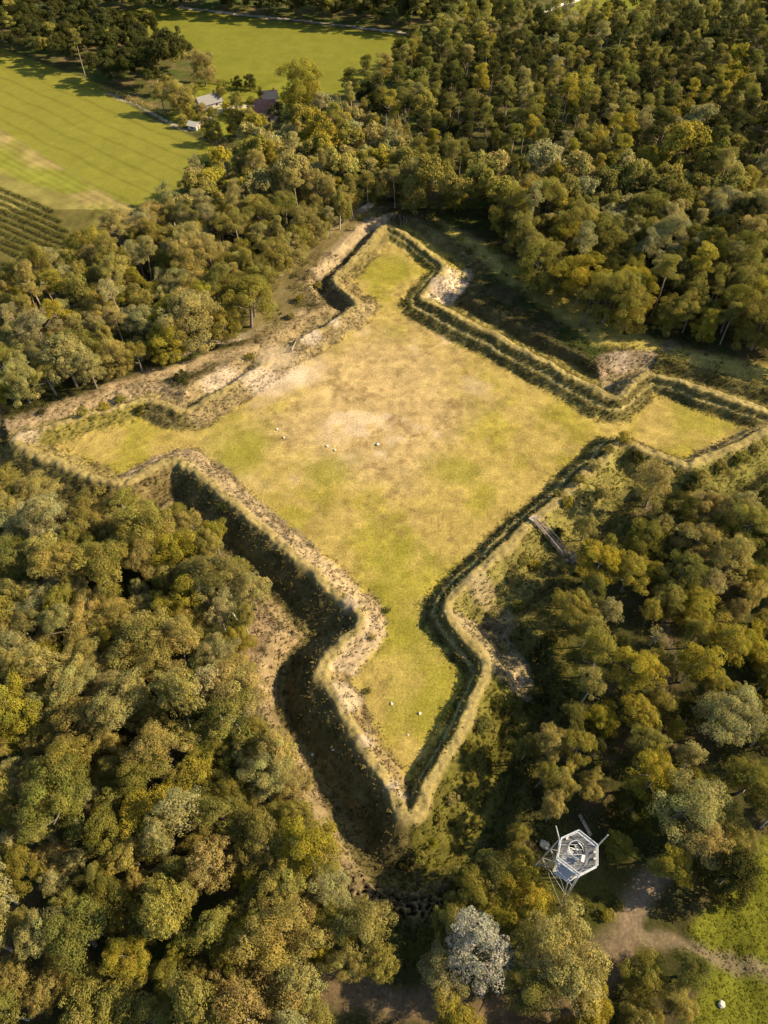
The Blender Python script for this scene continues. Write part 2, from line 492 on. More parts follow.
t = (1 - sstep(-.6, 1.0, A + jit - iw)) * sstep(.3, 1.4, A + .4 * jit)
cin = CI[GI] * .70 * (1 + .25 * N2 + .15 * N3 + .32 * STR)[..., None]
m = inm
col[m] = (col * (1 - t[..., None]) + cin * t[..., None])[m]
lit_ledge = np.exp(-((A - .53 * iw) / (.075 * iw)) ** 2) * (GD < 0)
col[:] = mixc(col, (.42, .34, .13), lit_ledge * .75 * np.isin(GI, (10, 11, 12, 13, 14, 17, 18, 19)))  # pale band painted on the ledge in place of a sunlit line
# crest strip of worn grass
crest_c = np.array((.285, .222, .088))[None, None, :] * (1 + .18 * N2)[..., None]
tc_ = .9 * (1 - sstep(.7, 1.8, np.abs(GD - .2) + .4 * jit))
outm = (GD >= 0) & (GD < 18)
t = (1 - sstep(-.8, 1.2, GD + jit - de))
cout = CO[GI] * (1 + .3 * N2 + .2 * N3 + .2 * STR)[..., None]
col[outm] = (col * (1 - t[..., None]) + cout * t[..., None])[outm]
# counterscarp
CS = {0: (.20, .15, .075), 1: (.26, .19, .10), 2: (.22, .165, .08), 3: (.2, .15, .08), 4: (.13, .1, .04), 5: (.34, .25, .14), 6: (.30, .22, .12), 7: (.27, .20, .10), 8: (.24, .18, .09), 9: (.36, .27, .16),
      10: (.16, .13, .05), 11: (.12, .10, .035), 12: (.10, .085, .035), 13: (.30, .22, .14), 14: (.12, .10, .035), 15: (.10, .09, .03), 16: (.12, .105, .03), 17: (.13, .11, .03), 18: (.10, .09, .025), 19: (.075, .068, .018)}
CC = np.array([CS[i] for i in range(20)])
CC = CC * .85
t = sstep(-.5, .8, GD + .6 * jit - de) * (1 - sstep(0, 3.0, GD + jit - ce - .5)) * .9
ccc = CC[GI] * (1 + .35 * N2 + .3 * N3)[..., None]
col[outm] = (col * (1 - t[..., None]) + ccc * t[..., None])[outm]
fm = np.abs(GD) < 4
col[fm] = (col * (1 - tc_[..., None]) + crest_c * tc_[..., None])[fm]
# bare sandy blobs on the banks
for (px, py, r, c) in ((442, 288, 5.5, (.46, .37, .27)), (622, 360, 4, (.44, .34, .24)), (310, 340, 4.5, (.55, .44, .31)), (335, 325, 3, (.5, .4, .26)),
                       (520, 668, 3.5, (.42, .32, .19)), (228, 374, 6, (.55, .43, .30)), (210, 382, 5, (.52, .41, .28)), (260, 378, 7, (.55, .43, .29)), 
                       (345, 700, 3, (.42, .33, .21)), (365, 745, 2, (.48, .38, .26)), (395, 790, 2, (.5, .41, .3)), (352, 610, 2.5, (.46, .36, .24)), (575, 553, 2.2, (.42, .33, .22)),
                       (505, 615, 4, (.34, .27, .14)), (480, 590, 4, (.33, .26, .14)), (30, 436, 5, (.44, .34, .21)), (120, 400, 5, (.46, .35, .22)), (670, 345, 3, (.2, .14, .09))):
    q = U(px, py, .5)
    w = 1 - sstep(r * .5, r, np.hypot(GX - q[0], GY - q[1]) + 1.6 * N2 + .6 * N3)
    col[:] = col * (1 - .85 * w[..., None]) + np.array(c) * .8 * (.85 * w * (1 + .25 * N3))[..., None]
gm = np.exp(-(np.hypot(GX - GATE[0], GY - GATE[1]) / 6.5) ** 4)
col[:] = mixc(col, (.44, .335, .20), gm * .85)
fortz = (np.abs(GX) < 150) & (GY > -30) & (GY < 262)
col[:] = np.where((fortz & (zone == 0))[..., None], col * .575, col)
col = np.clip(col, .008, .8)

# zones -> separate structure objects that share one continuous sheet
zone[p5 | p6 | p7 | p8 | p9 | p10 | p11 | p12] = 4
zone[p1 | p2 | p3 | p4] = 5
zone[f1] = 6; zone[f2] = 7; zone[f3] = 8; zone[f5] = 9; zone[f4] = 10
zone[(GD < -iw - .3)] = 1
zone[(GD >= -iw - .3) & (GD < of)] = 2
zone[(GD >= of) & (GD < ce)] = 3
ny, nx = GX.shape
idx = np.arange(ny * nx).reshape(ny, nx)
quads = np.stack([idx[:-1, :-1], idx[:-1, 1:], idx[1:, 1:], idx[1:, :-1]], -1).reshape(-1, 4)
qz = zone[:-1, :-1].ravel()
gy_, gx_ = np.gradient(GZ, ya, xa)
NRM = np.stack([-gx_, -gy_, np.ones_like(gx_)], -1); NRM /= np.linalg.norm(NRM, axis=-1, keepdims=True)
NRM = NRM.reshape(-1, 3)
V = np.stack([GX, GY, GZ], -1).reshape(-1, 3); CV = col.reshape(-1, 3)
ZN = {0: ('ground', 'ground', 'dark leafy woodland floor around the fort'), 1: ('courtyard_ground', 'ground', 'dry yellow grass floor of the star fort'),
      2: ('rampart_terrain', 'ground', 'star shaped earth rampart with worn crest'), 3: ('ditch_terrain', 'ground', 'dry overgrown ditch around the rampart'),
      4: ('sand_path', 'ground', 'trodden sandy paths outside the fort'), 5: ('gravel_road', 'field', 'pale gravel tracks by the far fields'),
      6: ('striped_field', 'field', 'bright green field with tractor lines'), 7: ('far_field', 'field', 'flat green field behind the farmhouse'),
      8: ('rough_field', 'field', 'strip of rough tan and green grassland'), 9: ('meadow_field', 'ground', 'bright green meadow in the bottom corner'),
      10: ('corner_field', 'field', 'small green field beyond the pine wood')}
for z, (nm, mk, lab) in ZN.items():
    q = quads[qz == z]
    if not len(q):
        continue
    used, inv = np.unique(q, return_inverse=True)
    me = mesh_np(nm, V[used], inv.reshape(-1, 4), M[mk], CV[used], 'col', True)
    me.normals_split_custom_set_from_vertices(NRM[used].tolist())
    tag(link(nm, me), lab, 'terrain', None, 'structure')

# ------------------------------------------------------------------ foliage
def unit(v):
    return v / np.maximum(np.linalg.norm(v, axis=-1, keepdims=True), 1e-6)


def rdir(n, rng, zmin=-1.0):
    z = rng.uniform(zmin, 1, n); a = rng.uniform(0, 2 * math.pi, n); r = np.sqrt(1 - z * z)
    return np.stack([r * np.cos(a), r * np.sin(a), z], -1)


def quads_at(c, n, size, rng, aspect=.75):
    t = unit(np.cross(n, rdir(len(c), rng))); b = np.cross(n, t)
    u = t * (size * .5)[:, None]; v = b * (size * .5 * aspect)[:, None]
    bend = n * (size * .12)[:, None]
    vs = np.stack([c - u - bend, c - v + bend * .5, c + u - bend, c + v + bend * .5], 1).reshape(-1, 3)
    return vs


class Leaves:
    def __init__(s):
        s.v = []; s.t = []

    def clump(s, c, out, r, n, size, rng, flat=.8, tint=(1, 1, 1), nb=.55, aspect=.75):
        d = rdir(n, rng, -.75)
        rad = r * rng.uniform(.35, 1.0, n) ** .5
        p = c + d * rad[:, None] * np.array((1, 1, flat))
        nn = unit((nb + .2) * d + .35 * out + .45 * rdir(n, rng))
        sz = size * rng.uniform(.65, 1.35, n)
        s.v.append(quads_at(p, nn, sz, rng, aspect))
        j = rng.uniform(.88, 1.12, (n, 1)) * np.array(tint)[None, :]
        j = j * np.stack([rng.uniform(.94, 1.08, n), np.ones(n), rng.uniform(.8, 1.15, n)], -1)
        s.t.append(np.repeat(j, 4, 0))

    def arrays(s):
        return np.concatenate(s.v), np.concatenate(s.t)

    def mesh(s, name):
        v, t = s.arrays()
        return mesh_np(name, v, np.arange(len(v)).reshape(-1, 4), M['grass'], t)


def lobed(rng, lobes, per, cr, n, size, zmin=-.45, flat=.8, fill=4, tv=.2):
    """crown = leaf clumps set over the surface of a few unequal lobes"""
    L = Leaves()
    C = np.array([l[:3] for l in lobes]); RR = np.array([l[3] for l in lobes])
    for (x, y, z, r) in lobes:
        k = int(per * (r / 2.2) ** 2)
        D = rdir(k, rng, zmin)
        lt = rng.uniform(.88, 1.12)
        for d in D:
            c = np.array((x, y, z)) + d * r * rng.uniform(.72, 1.28) * np.array((1, 1, .85))
            dd = np.linalg.norm(C - c, axis=1) / RR
            if (dd < .7).sum() > 0:
                continue
            w = rng.uniform(1 - tv, 1 + tv) * lt
            g = rng.uniform(.92, 1.1)
            q_ = rng.uniform(.42, 1.35)
            L.clump(c, d, cr * q_, int(n * min(1.5, q_ * q_) * rng.uniform(.8, 1.2)) + 6, size, rng, flat, (w * g, w, w * rng.uniform(.85, 1.1)))
        for _ in range(fill):
            c = np.array((x, y, z)) + rdir(1, rng)[0] * r * rng.uniform(.2, .6)
            L.clump(c, np.array((0, 0, 1.)), cr * 1.2, n // 2, size * 1.2, rng, flat, (.9, .9, .85))
    return L


def oak_lobes(rng, R_, H, k):
    lobes = [(rng.normal(0, .6), rng.normal(0, .6), H - .5 * R_, rng.uniform(.36, .48) * R_)]
    a0 = rng.uniform(0, 6.28)
    for i in range(k):
        a = a0 + i * 2 * math.pi / k + rng.normal(0, .35); q = R_ * rng.uniform(.42, .85)
        lobes.append((q * math.cos(a), q * math.sin(a), H - R_ * rng.uniform(.5, 1.35), R_ * rng.uniform(.2, .42)))
    for i in range(3):
        a = rng.uniform(0, 6.28); q = R_ * rng.uniform(.2, .6)
        lobes.append((q * math.cos(a), q * math.sin(a), H - R_ * rng.uniform(.2, .6), R_ * rng.uniform(.2, .32)))
    return lobes


def branchy(rng, H, R_, r0, mat, name, crown_base, lean=0.0, limbs=5):
    b = MB()
    top = Vector((lean * H + rng.normal(0, .2), rng.normal(0, .25), H * .82))
    mid = Vector((lean * H * .4 + rng.normal(0, .2), rng.normal(0, .2), H * .42))
    b.tube([(0, 0, -.6), (0, 0, .3), mid, top], [r0 * 1.5, r0, r0 * .72, r0 * .25], 7)
    for i in range(limbs):
        a = i * 2 * math.pi / limbs + rng.uniform(-.4, .4)
        z0 = rng.uniform(crown_base, max(crown_base + 1.5, H * .62))
        f = z0 / (H * .82)
        p0 = Vector((top.x * f, top.y * f, z0)); l = R_ * rng.uniform(.5, .85)
        p1 = p0 + Vector((math.cos(a) * l * .5, math.sin(a) * l * .5, l * .35)); p2 = p0 + Vector((math.cos(a) * l, math.sin(a) * l, l * .75))
        b.tube([p0, p1, p2], [r0 * .42, r0 * .28, r0 * .1], 5)
    return b.mesh(name, mat, True)


PROTO = {}      # kind -> list of (trunk mesh, crown mesh, crown radius, height)


def rng_of(i):
    return np.random.default_rng(1000 + i)


for i in range(8):       # broad oaks
    g = rng_of(i); R_, H = 4.5, 13.0 + g.uniform(-1, 1)
    L = lobed(g, oak_lobes(g, R_, H, 7 + i % 4), 26, .92, 165, .19, -.55, .85, 2, .3)
    PROTO.setdefault('oak', []).append((branchy(g, H, R_, .32, M['bark'], 'oak_trunk', 3.5), L.mesh('oak_crown'), R_, H))
for i in range(4):       # round trees leafy down to the ground
    g = rng_of(20 + i); R_, H = 4.2, 10.5
    lo = oak_lobes(g, R_, H, 6) + [(1.9 * math.cos(a), 1.9 * math.sin(a), 2.9, 2.1) for a in (0, 1.3, 2.5, 3.8, 5.0)] + [(0, 0, 5, 3.2)]
    L = lobed(g, lo, 22, .88, 150, .19, -.5, .85, 2, .26)
    PROTO.setdefault('round', []).append((branchy(g, H, R_, .28, M['bark'], 'round_trunk', 2.0), L.mesh('round_crown'), R_, H))
for i in range(4):       # fine feathery willows / poplars
    g = rng_of(40 + i); R_, H = 3.6, 12.0
    lo = [(0, 0, 8.6, 2.5), (g.normal(0, .5), g.normal(0, .5), 10.6, 1.5)] + [(2 * math.cos(a), 2 * math.sin(a), g.uniform(5, 8), g.uniform(1.3, 1.9)) for a in np.linspace(0, 5.4, 6) + g.uniform(0, 1)]
    L = lobed(g, lo, 46, .62, 70, .2, -.6, 1.1, 4, .16)
    PROTO.setdefault('willow', []).append((branchy(g, H, R_, .24, M['bark'], 'willow_trunk', 3), L.mesh('willow_crown'), R_, H))
for i in range(4):       # birches
    g = rng_of(60 + i); R_, H = 2.9, 13.0
    lo = [(g.normal(0, .35), g.normal(0, .35), z, r) for z, r in ((6.3, 1.5), (7.8, 1.9), (9.4, 1.8), (10.9, 1.4), (12.1, .9))] + [(1.5 * math.cos(a), 1.5 * math.sin(a), g.uniform(6.5, 9.5), 1.2) for a in (0, 1.6, 3.1, 4.6)]
    L = lobed(g, lo, 44, .6, 64, .2, -.7, 1.1, 3, .22)
    PROTO.setdefault('birch', []).append((branchy(g, H, R_, .17, M['bark_pale'], 'birch_trunk', 4, g.normal(0, .04), 4), L.mesh('birch_crown'), R_, H))
for i in range(5):       # pines: bare stem, tufted flat pads
    g = rng_of(80 + i); R_, H = 2.9, 15.0
    L = Leaves(); k = 11 + i
    for j in range(k):
        f = j / (k - 1); a = g.uniform(0, 6.28); q = (2.3 * (1 - f) + .3) * g.uniform(.4, 1)
        c = np.array((q * math.cos(a), q * math.sin(a), 9.6 + 5.0 * f + g.normal(0, .3)))
        w = g.uniform(.8, 1.2)
        for _ in range(4):
            cc = c + rdir(1, g)[0] * np.array((1.0, 1.0, .35))
            L.clump(cc, np.array((0, 0, 1.)), .85, 110, .25, g, .55, (w, w, w), .45, .45)
    PROTO.setdefault('pine', []).append((branchy(g, H, R_, .2, M['bark_pine'], 'pine_trunk', 9.5, g.normal(0, .03), 6), L.mesh('pine_crown'), R_, H))
for i in range(3):       # shrubs
    g = rng_of(120 + i); R_, H = 1.8, 2.6
    lo = [(0, 0, 1.3, 1.2)] + [(.9 * math.cos(a), .9 * math.sin(a), g.uniform(.7, 1.2), g.uniform(.6, .95)) for a in np.linspace(0, 5.2, 5)]
    L = lobed(g, lo, 60, .42, 34, .22, -.3, .9, 3, .2)
    b = MB()
    for q in range(4):
        a = q * 1.6 + g.uniform(0, .5); b.tube([(0, 0, -.3), (.4 * math.cos(a), .4 * math.sin(a), .8), (.8 * math.cos(a), .8 * math.sin(a), 1.7)], [.07, .05, .02], 5)
    PROTO.setdefault('shrub', []).append((b.mesh('shrub_trunk', M['bark'], True), L.mesh('shrub_crown'), R_, H))
for i in range(2):       # dense dark conifers
    g = rng_of(140 + i); R_, H = 3.4, 13.0
    lo = [(g.normal(0, .2), g.normal(0, .2), z, r) for z, r in ((2.2, 3.0), (4.4, 2.9), (6.6, 2.5), (8.6, 1.9), (10.4, 1.3), (11.8, .8))]
    L = lobed(g, lo, 60, .6, 44, .27, -.4, .9, 3, .14)
    PROTO.setdefault('conifer', []).append((branchy(g, H, 2, .28, M['bark'], 'conifer_trunk', 2), L.mesh('conifer_crown'), R_, H))
for i in range(2):       # bare grey dead-topped trees
    g = rng_of(160 + i); R_, H = 2.8, 10.0
    lo = [(1.4 * math.cos(a), 1.4 * math.sin(a), g.uniform(6, 9), 1.1) for a in np.linspace(0, 5.2, 5)]
    L = lobed(g, lo, 30, .6, 16, .25, -.6, 1.0, 1, .2)
    PROTO.setdefault('thin', []).append((branchy(g, H, R_ * 1.3, .22, M['bark_pale'], 'thin_trunk', 3, .02, 9), L.mesh('thin_crown'), R_, H))
NAME = {'oak': ('oak_tree', 'tree'), 'round': ('round_tree', 'tree'), 'willow': ('willow_tree', 'tree'), 'birch': ('birch_tree', 'tree'),
        'pine': ('pine_tree', 'tree'), 'shrub': ('shrub', 'shrub'), 'conifer': ('conifer_tree', 'tree'), 'thin': ('bare_tree', 'tree')}

# leaf colours (linear base colours) and the words that go with them
PAL = {'tan': (.268, .226, .070), 'olive': (.200, .178, .042), 'dark green': (.052, .054, .016), 'grey-green': (.250, .229, .092), 'yellow-green': (.260, .220, .032),
       'golden': (.232, .200, .032), 'brown': (.225, .184, .060), 'silver': (.28, .272, .215), 'green': (.145, .138, .032), 'russet': (.12, .055, .03)}


def jitter(c, k=.1):
    f = random.uniform(1 - k, 1 + k)
    return (c[0] * f * random.uniform(.94, 1.06), c[1] * f, c[2] * f * random.uniform(.85, 1.15), 1)


TREES = []      # dict(kind, x, y, r, color, label, group)


def put(kind, x, y, r, colour, zonename, label=None, hs=1.0, cls=None):
    TREES.append(dict(kind=kind, x=x, y=y, r=r, colour=colour, zone=zonename, label=label, hs=hs))


def at_crown(px, py, rpx, kind, colour, label, zonename, hs=1.0):
    """a tree whose crown middle shows at a photo pixel: stood on the ground below that point"""
    tr, cr, R_, H = PROTO[kind][0]
    rr = 4.0
    for _ in range(4):
        sc = rr / R_
        zc = H * sc * hs * (.62 if kind in ('oak', 'pine', 'birch', 'willow', 'thin') else .5)
        x, y = U(px, py, zc)
        dz = proj(x, y, zc)[2]
        rr = rpx * dz / FPX
    put(kind, x, y, rr, colour, zonename, label, hs)

# ------------------------------------------------------------------ single trees one can pick out
LW, UW, PW, RE, RW, BW, FE = ('lower left wood', 'upper left wood', 'pine wood', 'wood edge northeast', 'lower right wood', 'bottom thicket', 'field edge')
MARK = [
    # px, py, radius px, kind, colour, zone, label, short name for neighbours
    (192, 322, 27, 'round', 'tan', UW, 'big rounded tan tree leafy to the ground beside the pale sand path', 'the rounded tan tree'),
    (140, 322, 17, 'oak', 'grey-green', UW, 'pale two-tiered tree standing forward of the upper left wood', None),
    (139, 350, 11, 'round', 'tan', UW, 'small tan bush-like tree at the foot of the two-tiered tree', None),
    (62, 352, 22, 'willow', 'grey-green', UW, 'feathery grey-green willow above the trodden sand strip', 'the feathery willow'),
    (88, 366, 15, 'willow', 'grey-green', UW, 'low feathery willow spilling onto the trodden sand strip', None),
    (6, 388, 13, 'round', 'yellow-green', UW, 'small yellow-green tree at the edge of the frame by the sand strip', None),
    (245, 288, 26, 'oak', 'olive', UW, 'dark olive oak behind the pale path near the fort gate', 'the dark oak by the path'),
    (15, 338, 18, 'oak', 'tan', UW, 'tan oak leftmost of those above the sand strip', None),
    # upper part
    (304, 88, 22, 'round', 'yellow-green', FE, 'broad yellow-green tree between the red barn and the far field', 'the tree by the red barn'),
    (203, 68, 13, 'round', 'brown', FE, 'lone round dark brown tree behind the farmhouse', None),
    (183, 96, 13, 'round', 'tan', FE, 'bushy tan tree at the near left of the farmhouse', None),
    (160, 92, 10, 'willow', 'tan', FE, 'thin tan tree beside the small grey shed', None),
    (165, 52, 18, 'oak', 'dark green', FE, 'last dark oak at the right end of the field-side row', None),
    (236, 101, 7, 'round', 'olive', FE, 'small rounded tree on the lawn right of the farmhouse', None),
    (215, 132, 10, 'round', 'dark green', FE, 'dark round bush-like tree below the white shed', None),
    (235, 126, 10, 'round', 'dark green', FE, 'dark round tree between the lawn and the red barn', None),
    (248, 120, 9, 'oak', 'olive', FE, 'small olive oak touching the near side of the red barn', None),
    (212, 113, 5, 'round', 'olive', FE, 'round olive garden bush on the lawn before the farmhouse', None),
    (186, 104, 8, 'oak', 'olive', FE, 'olive oak left of the farmhouse by the feathery tan tree', None),
    (222, 93, 5, 'willow', 'olive', FE, 'thin olive tree behind the right end of the farmhouse', None),
    (252, 104, 6, 'round', 'olive', FE, 'round olive tree left of the red barn roof', None),
    (262, 96, 5, 'round', 'dark green', FE, 'small dark tree left of the white cottage', None),
    (168, 84, 8, 'round', 'olive', FE, 'round olive tree behind the small grey shed', None),
    (200, 110, 6, 'round', 'tan', FE, 'tan garden tree in front of the farmhouse', None),
    (260, 122, 7, 'oak', 'olive', FE, 'olive tree before the left corner of the red barn', None),
    (277, 112, 8, 'oak', 'dark green', FE, 'dark oak at the right end of the red barn', None),
    (190, 113, 6, 'round', 'olive', FE, 'small olive garden tree below the near end of the farmhouse', None),
    (204, 121, 4, 'round', 'tan', FE, 'small tan bush right of the low white shed', None),
    (183, 121, 5, 'round', 'tan', FE, 'small tan tree left of the low white shed', None),
    (226, 108, 5, 'round', 'yellow-green', FE, 'yellow-green bush at the right end of the farmhouse', None),
    (176, 104, 7, 'willow', 'tan', FE, 'feathery tan tree below the small grey shed', None),
    (193, 90, 6, 'round', 'olive', FE, 'olive bush behind the left end of the farmhouse', None),
    (236, 82, 5, 'round', 'dark green', FE, 'first small dark tree along the hedge behind the lawn', None),
    (249, 82, 6, 'round', 'dark green', FE, 'second small dark tree along the hedge, nearest the barn', None),
    (682, 152, 24, 'oak', 'golden', RE, 'great golden oak spreading above the upper right wood', 'the great golden oak'),
    (650, 165, 15, 'oak', 'golden', RE, 'smaller golden oak leaning against the great golden oak', None),
    (680, 122, 15, 'oak', 'golden', RE, 'bright golden crown right behind the great golden oak', None),
    (729, 93, 11, 'oak', 'golden', PW, 'orange-tinged golden crown high in the right of the pine wood', None),
    (707, 97, 9, 'birch', 'golden', PW, 'narrow golden birch next to the orange-tinged crown', None),
    (555, 176, 12, 'birch', 'golden', PW, 'low golden birch shining among dark pines', None),
    (630, 308, 21, 'round', 'olive', RE, 'rounded olive tree standing forward over the northeast ditch', 'the rounded olive tree'),
    (590, 298, 16, 'oak', 'olive', RE, 'olive oak left of the rounded tree over the northeast ditch', None),
    (430, 178, 20, 'oak', 'olive', RE, 'broad dark oak above the north bastion tip', None),
    (455, 192, 18, 'oak', 'olive', RE, 'olive oak on the right shoulder of the north bastion tip', None),
    # right lower wood
    (598, 562, 22, 'oak', 'yellow-green', RW, 'yellow-green oak at the foot of the timber stair', 'the oak by the stair'),
    (630, 572, 20, 'oak', 'golden', RW, 'golden oak right behind the oak at the timber stair', None),
    (643, 542, 19, 'round', 'green', RW, 'round green tree above the golden oak of the lower right wood', None),
    (611, 610, 13, 'willow', 'grey-green', RW, 'small pale willow in the shade below the stair', None),
    (590, 628, 14, 'birch', 'olive', RW, 'olive birch left below the small pale willow', None),
    (640, 672, 25, 'oak', 'yellow-green', RW, 'bright yellow-green oak with a pale forked trunk beside the dark track', 'the bright forked oak'),
    (600, 655, 18, 'birch', 'olive', RW, 'slim olive birch left of the bright forked oak', None),
    (699, 656, 21, 'birch', 'golden', RW, 'golden birch standing alone right of the dark track', 'the lone golden birch'),
    (737, 718, 32, 'oak', 'grey-green', RW, 'large pale green oak near the right side of the frame', 'the large pale oak'),
    (716, 690, 16, 'oak', 'olive', RW, 'olive oak tucked behind the large pale oak', None),
    (733, 555, 20, 'willow', 'tan', RW, 'pale tan feathery tree high in the lower right wood', 'the pale tan tree'),
    (713, 582, 14, 'willow', 'grey-green', RW, 'grey-green willow below the pale tan feathery tree', None),
    (656, 482, 19, 'willow', 'tan', RW, 'pale sparse tan tree on the outer slope of the east bastion', 'the sparse tan tree'),
    (588, 520, 12, 'willow', 'tan', RW, 'small tan feathery tree on the slope right of the timber stair', None),
    (708, 506, 15, 'oak', 'tan', RW, 'tan oak below the east bastion near the frame edge', None),
    (745, 508, 16, 'willow', 'grey-green', RW, 'grey-green willow below the tip of the east bastion', None),
    (552, 742, 15, 'oak', 'tan', RW, 'tan oak on the sunken dark ground right of the south bastion', 'the tan oak by the ditch', 1.4),
    (578, 752, 16, 'oak', 'olive', RW, 'olive oak right of the tan oak by the ditch', None, 1.4),
    (560, 783, 16, 'round', 'tan', RW, 'rounded tan tree behind the steel lookout tower', 'the tree behind the tower', 1.4),
    (527, 745, 11, 'oak', 'olive', RW, 'small olive oak added for shade left of the tan oak by the ditch', None, 1.4),  # added oak, there to shade the slope of the south bastion
    (540, 778, 11, 'oak', 'olive', RW, 'olive oak added for shade below the small oak by the ditch', None, 1.4),  # also put in for the shadow it throws towards the ditch
    (520, 862, 13, 'oak', 'olive', RW, 'olive oak left of the lookout tower', None, 1.2),
    (190, 545, 8, 'thin', 'grey-green', LW, 'pale half-dead tree with bare branches beside the southwest ditch', None),
    (655, 636, 9, 'thin', 'grey-green', RW, 'half-dead pale-stemmed tree by the dark track of the lower right wood', None),
    (555, 80, 8, 'thin', 'tan', PW, 'pale dead snag standing among the pines near the top', None),
    (519, 128, 7, 'thin', 'tan', PW, 'thin bare-stemmed dead tree in the middle of the pine wood', None),
    (551, 812, 13, 'oak', 'tan', RW, 'tan oak close above the lookout tower on its left side', None, 1.3),
    (517, 832, 10, 'round', 'olive', RW, 'small olive tree added for shade left above the lookout tower', None, 1.3),  # extra tree put in to shade the ground below the bastion
    (592, 788, 14, 'oak', 'tan', RW, 'small tan oak between the tower and the tall green oak', None),
    (655, 775, 26, 'oak', 'yellow-green', RW, 'tall yellow-green oak right of the tower, upper of two', None),
    (690, 800, 36, 'oak', 'grey-green', RW, 'biggest pale green oak right of the tower', 'the biggest pale oak'),
    (705, 848, 26, 'oak', 'tan', RW, 'tan-green oak below the biggest pale oak', None),
    (672, 868, 20, 'oak', 'golden', RW, 'golden-green oak over the end of the dirt path', None),
    (735, 872, 26, 'conifer', 'dark green', RW, 'dense dark conifer at the corner of the bright meadow', 'the dark conifer'),
    (752, 780, 24, 'oak', 'olive', RW, 'shaded olive oak at the frame edge above the meadow', None),
    # bottom
    (483, 950, 34, 'willow', 'silver', BW, 'silver-white poplar in the bottom thicket, palest tree of all', 'the silver poplar'),
    (500, 880, 24, 'oak', 'olive', BW, 'olive oak just above the silver poplar', None),
    (524, 900, 27, 'oak', 'yellow-green', BW, 'yellow-green oak at the foot of the lookout tower', None),
    (565, 955, 40, 'oak', 'tan', BW, 'huge tan oak right of the silver poplar', 'the huge tan oak'),
    (530, 985, 28, 'oak', 'olive', BW, 'olive oak in front of the huge tan oak', None),
    (645, 975, 21, 'round', 'olive', BW, 'dull olive round tree by the path fork', 'the round tree by the fork'),
    (688, 972, 20, 'oak', 'green', BW, 'green oak between the path fork and the white boulder', None),
    (680, 1010, 18, 'oak', 'tan', BW, 'tan oak at the bottom edge left of the white boulder', None),
    (365, 935, 30, 'oak', 'tan', LW, 'tan oak at the end of the sunlit ditch strip', 'the oak at the strip end'),
    (332, 925, 24, 'oak', 'olive', LW, 'olive oak left of the oak at the strip end', None),
    (310, 850, 32, 'oak', 'yellow-green', LW, 'yellow-green oak leaning over the sunlit ditch strip', None),
    (292, 885, 26, 'oak', 'tan', LW, 'tan oak left below the oak leaning over the ditch strip', None),
    (240, 690, 30, 'oak', 'tan', LW, 'wide tan oak beside the sandy triangle of the ditch', 'the wide tan oak'),
    (236, 640, 18, 'oak', 'golden', LW, 'golden-brown oak above the wide tan oak', None),
    (252, 590, 18, 'willow', 'grey-green', LW, 'grey-green willow on the bank at the bend of the ditch', None),
    (238, 570, 14, 'willow', 'olive', LW, 'small shaded willow behind the grey-green willow', None),
    (213, 533, 17, 'oak', 'yellow-green', LW, 'yellow-green oak next to the pale dead branch', None),
    (186, 590, 19, 'birch', 'golden', LW, 'brightest golden birch in the lower left wood', 'the brightest golden birch'),
    (205, 600, 15, 'birch', 'grey-green', LW, 'pale birch touching the right side of the brightest golden birch', None),
    (145, 635, 34, 'oak', 'brown', LW, 'large brown-leaved oak in the middle of the lower left wood', 'the large brown oak'),
    (145, 560, 20, 'oak', 'brown', LW, 'pinkish brown oak above the large brown oak', None),
]
LM = []
for (px, py, r, k, c, z, lab, short, *hs_) in MARK:
    at_crown(px, py, r, k, c, lab, z, *hs_)
    TREES[-1]['px'] = proj(TREES[-1]['x'], TREES[-1]['y'], 9)[:2]
    if short:
        LM.append((px, py, short, len(TREES) - 1))


def fort_d(x, y):
    d, _ = sd_poly(np.array([x]), np.array([y]), CREST)
    return float(d[0])


MEADOW = poly([(768, 835), (742, 870), (715, 905), (690, 925), (698, 960), (705, 1000), (690, 1040), (900, 1080), (930, 820)])
PATHS = [[U(*p) for p in q] for q in ([(318, 985), (370, 1000), (440, 1012), (520, 1020)], [(590, 950), (625, 915), (650, 885)], [(600, 930), (640, 935), (700, 960), (760, 975)])]
TOWER_XY = U(578, 853, 16)
HOUSE_KEEP = poly([(160, 80), (240, 75), (285, 92), (285, 122), (240, 140), (185, 128)])


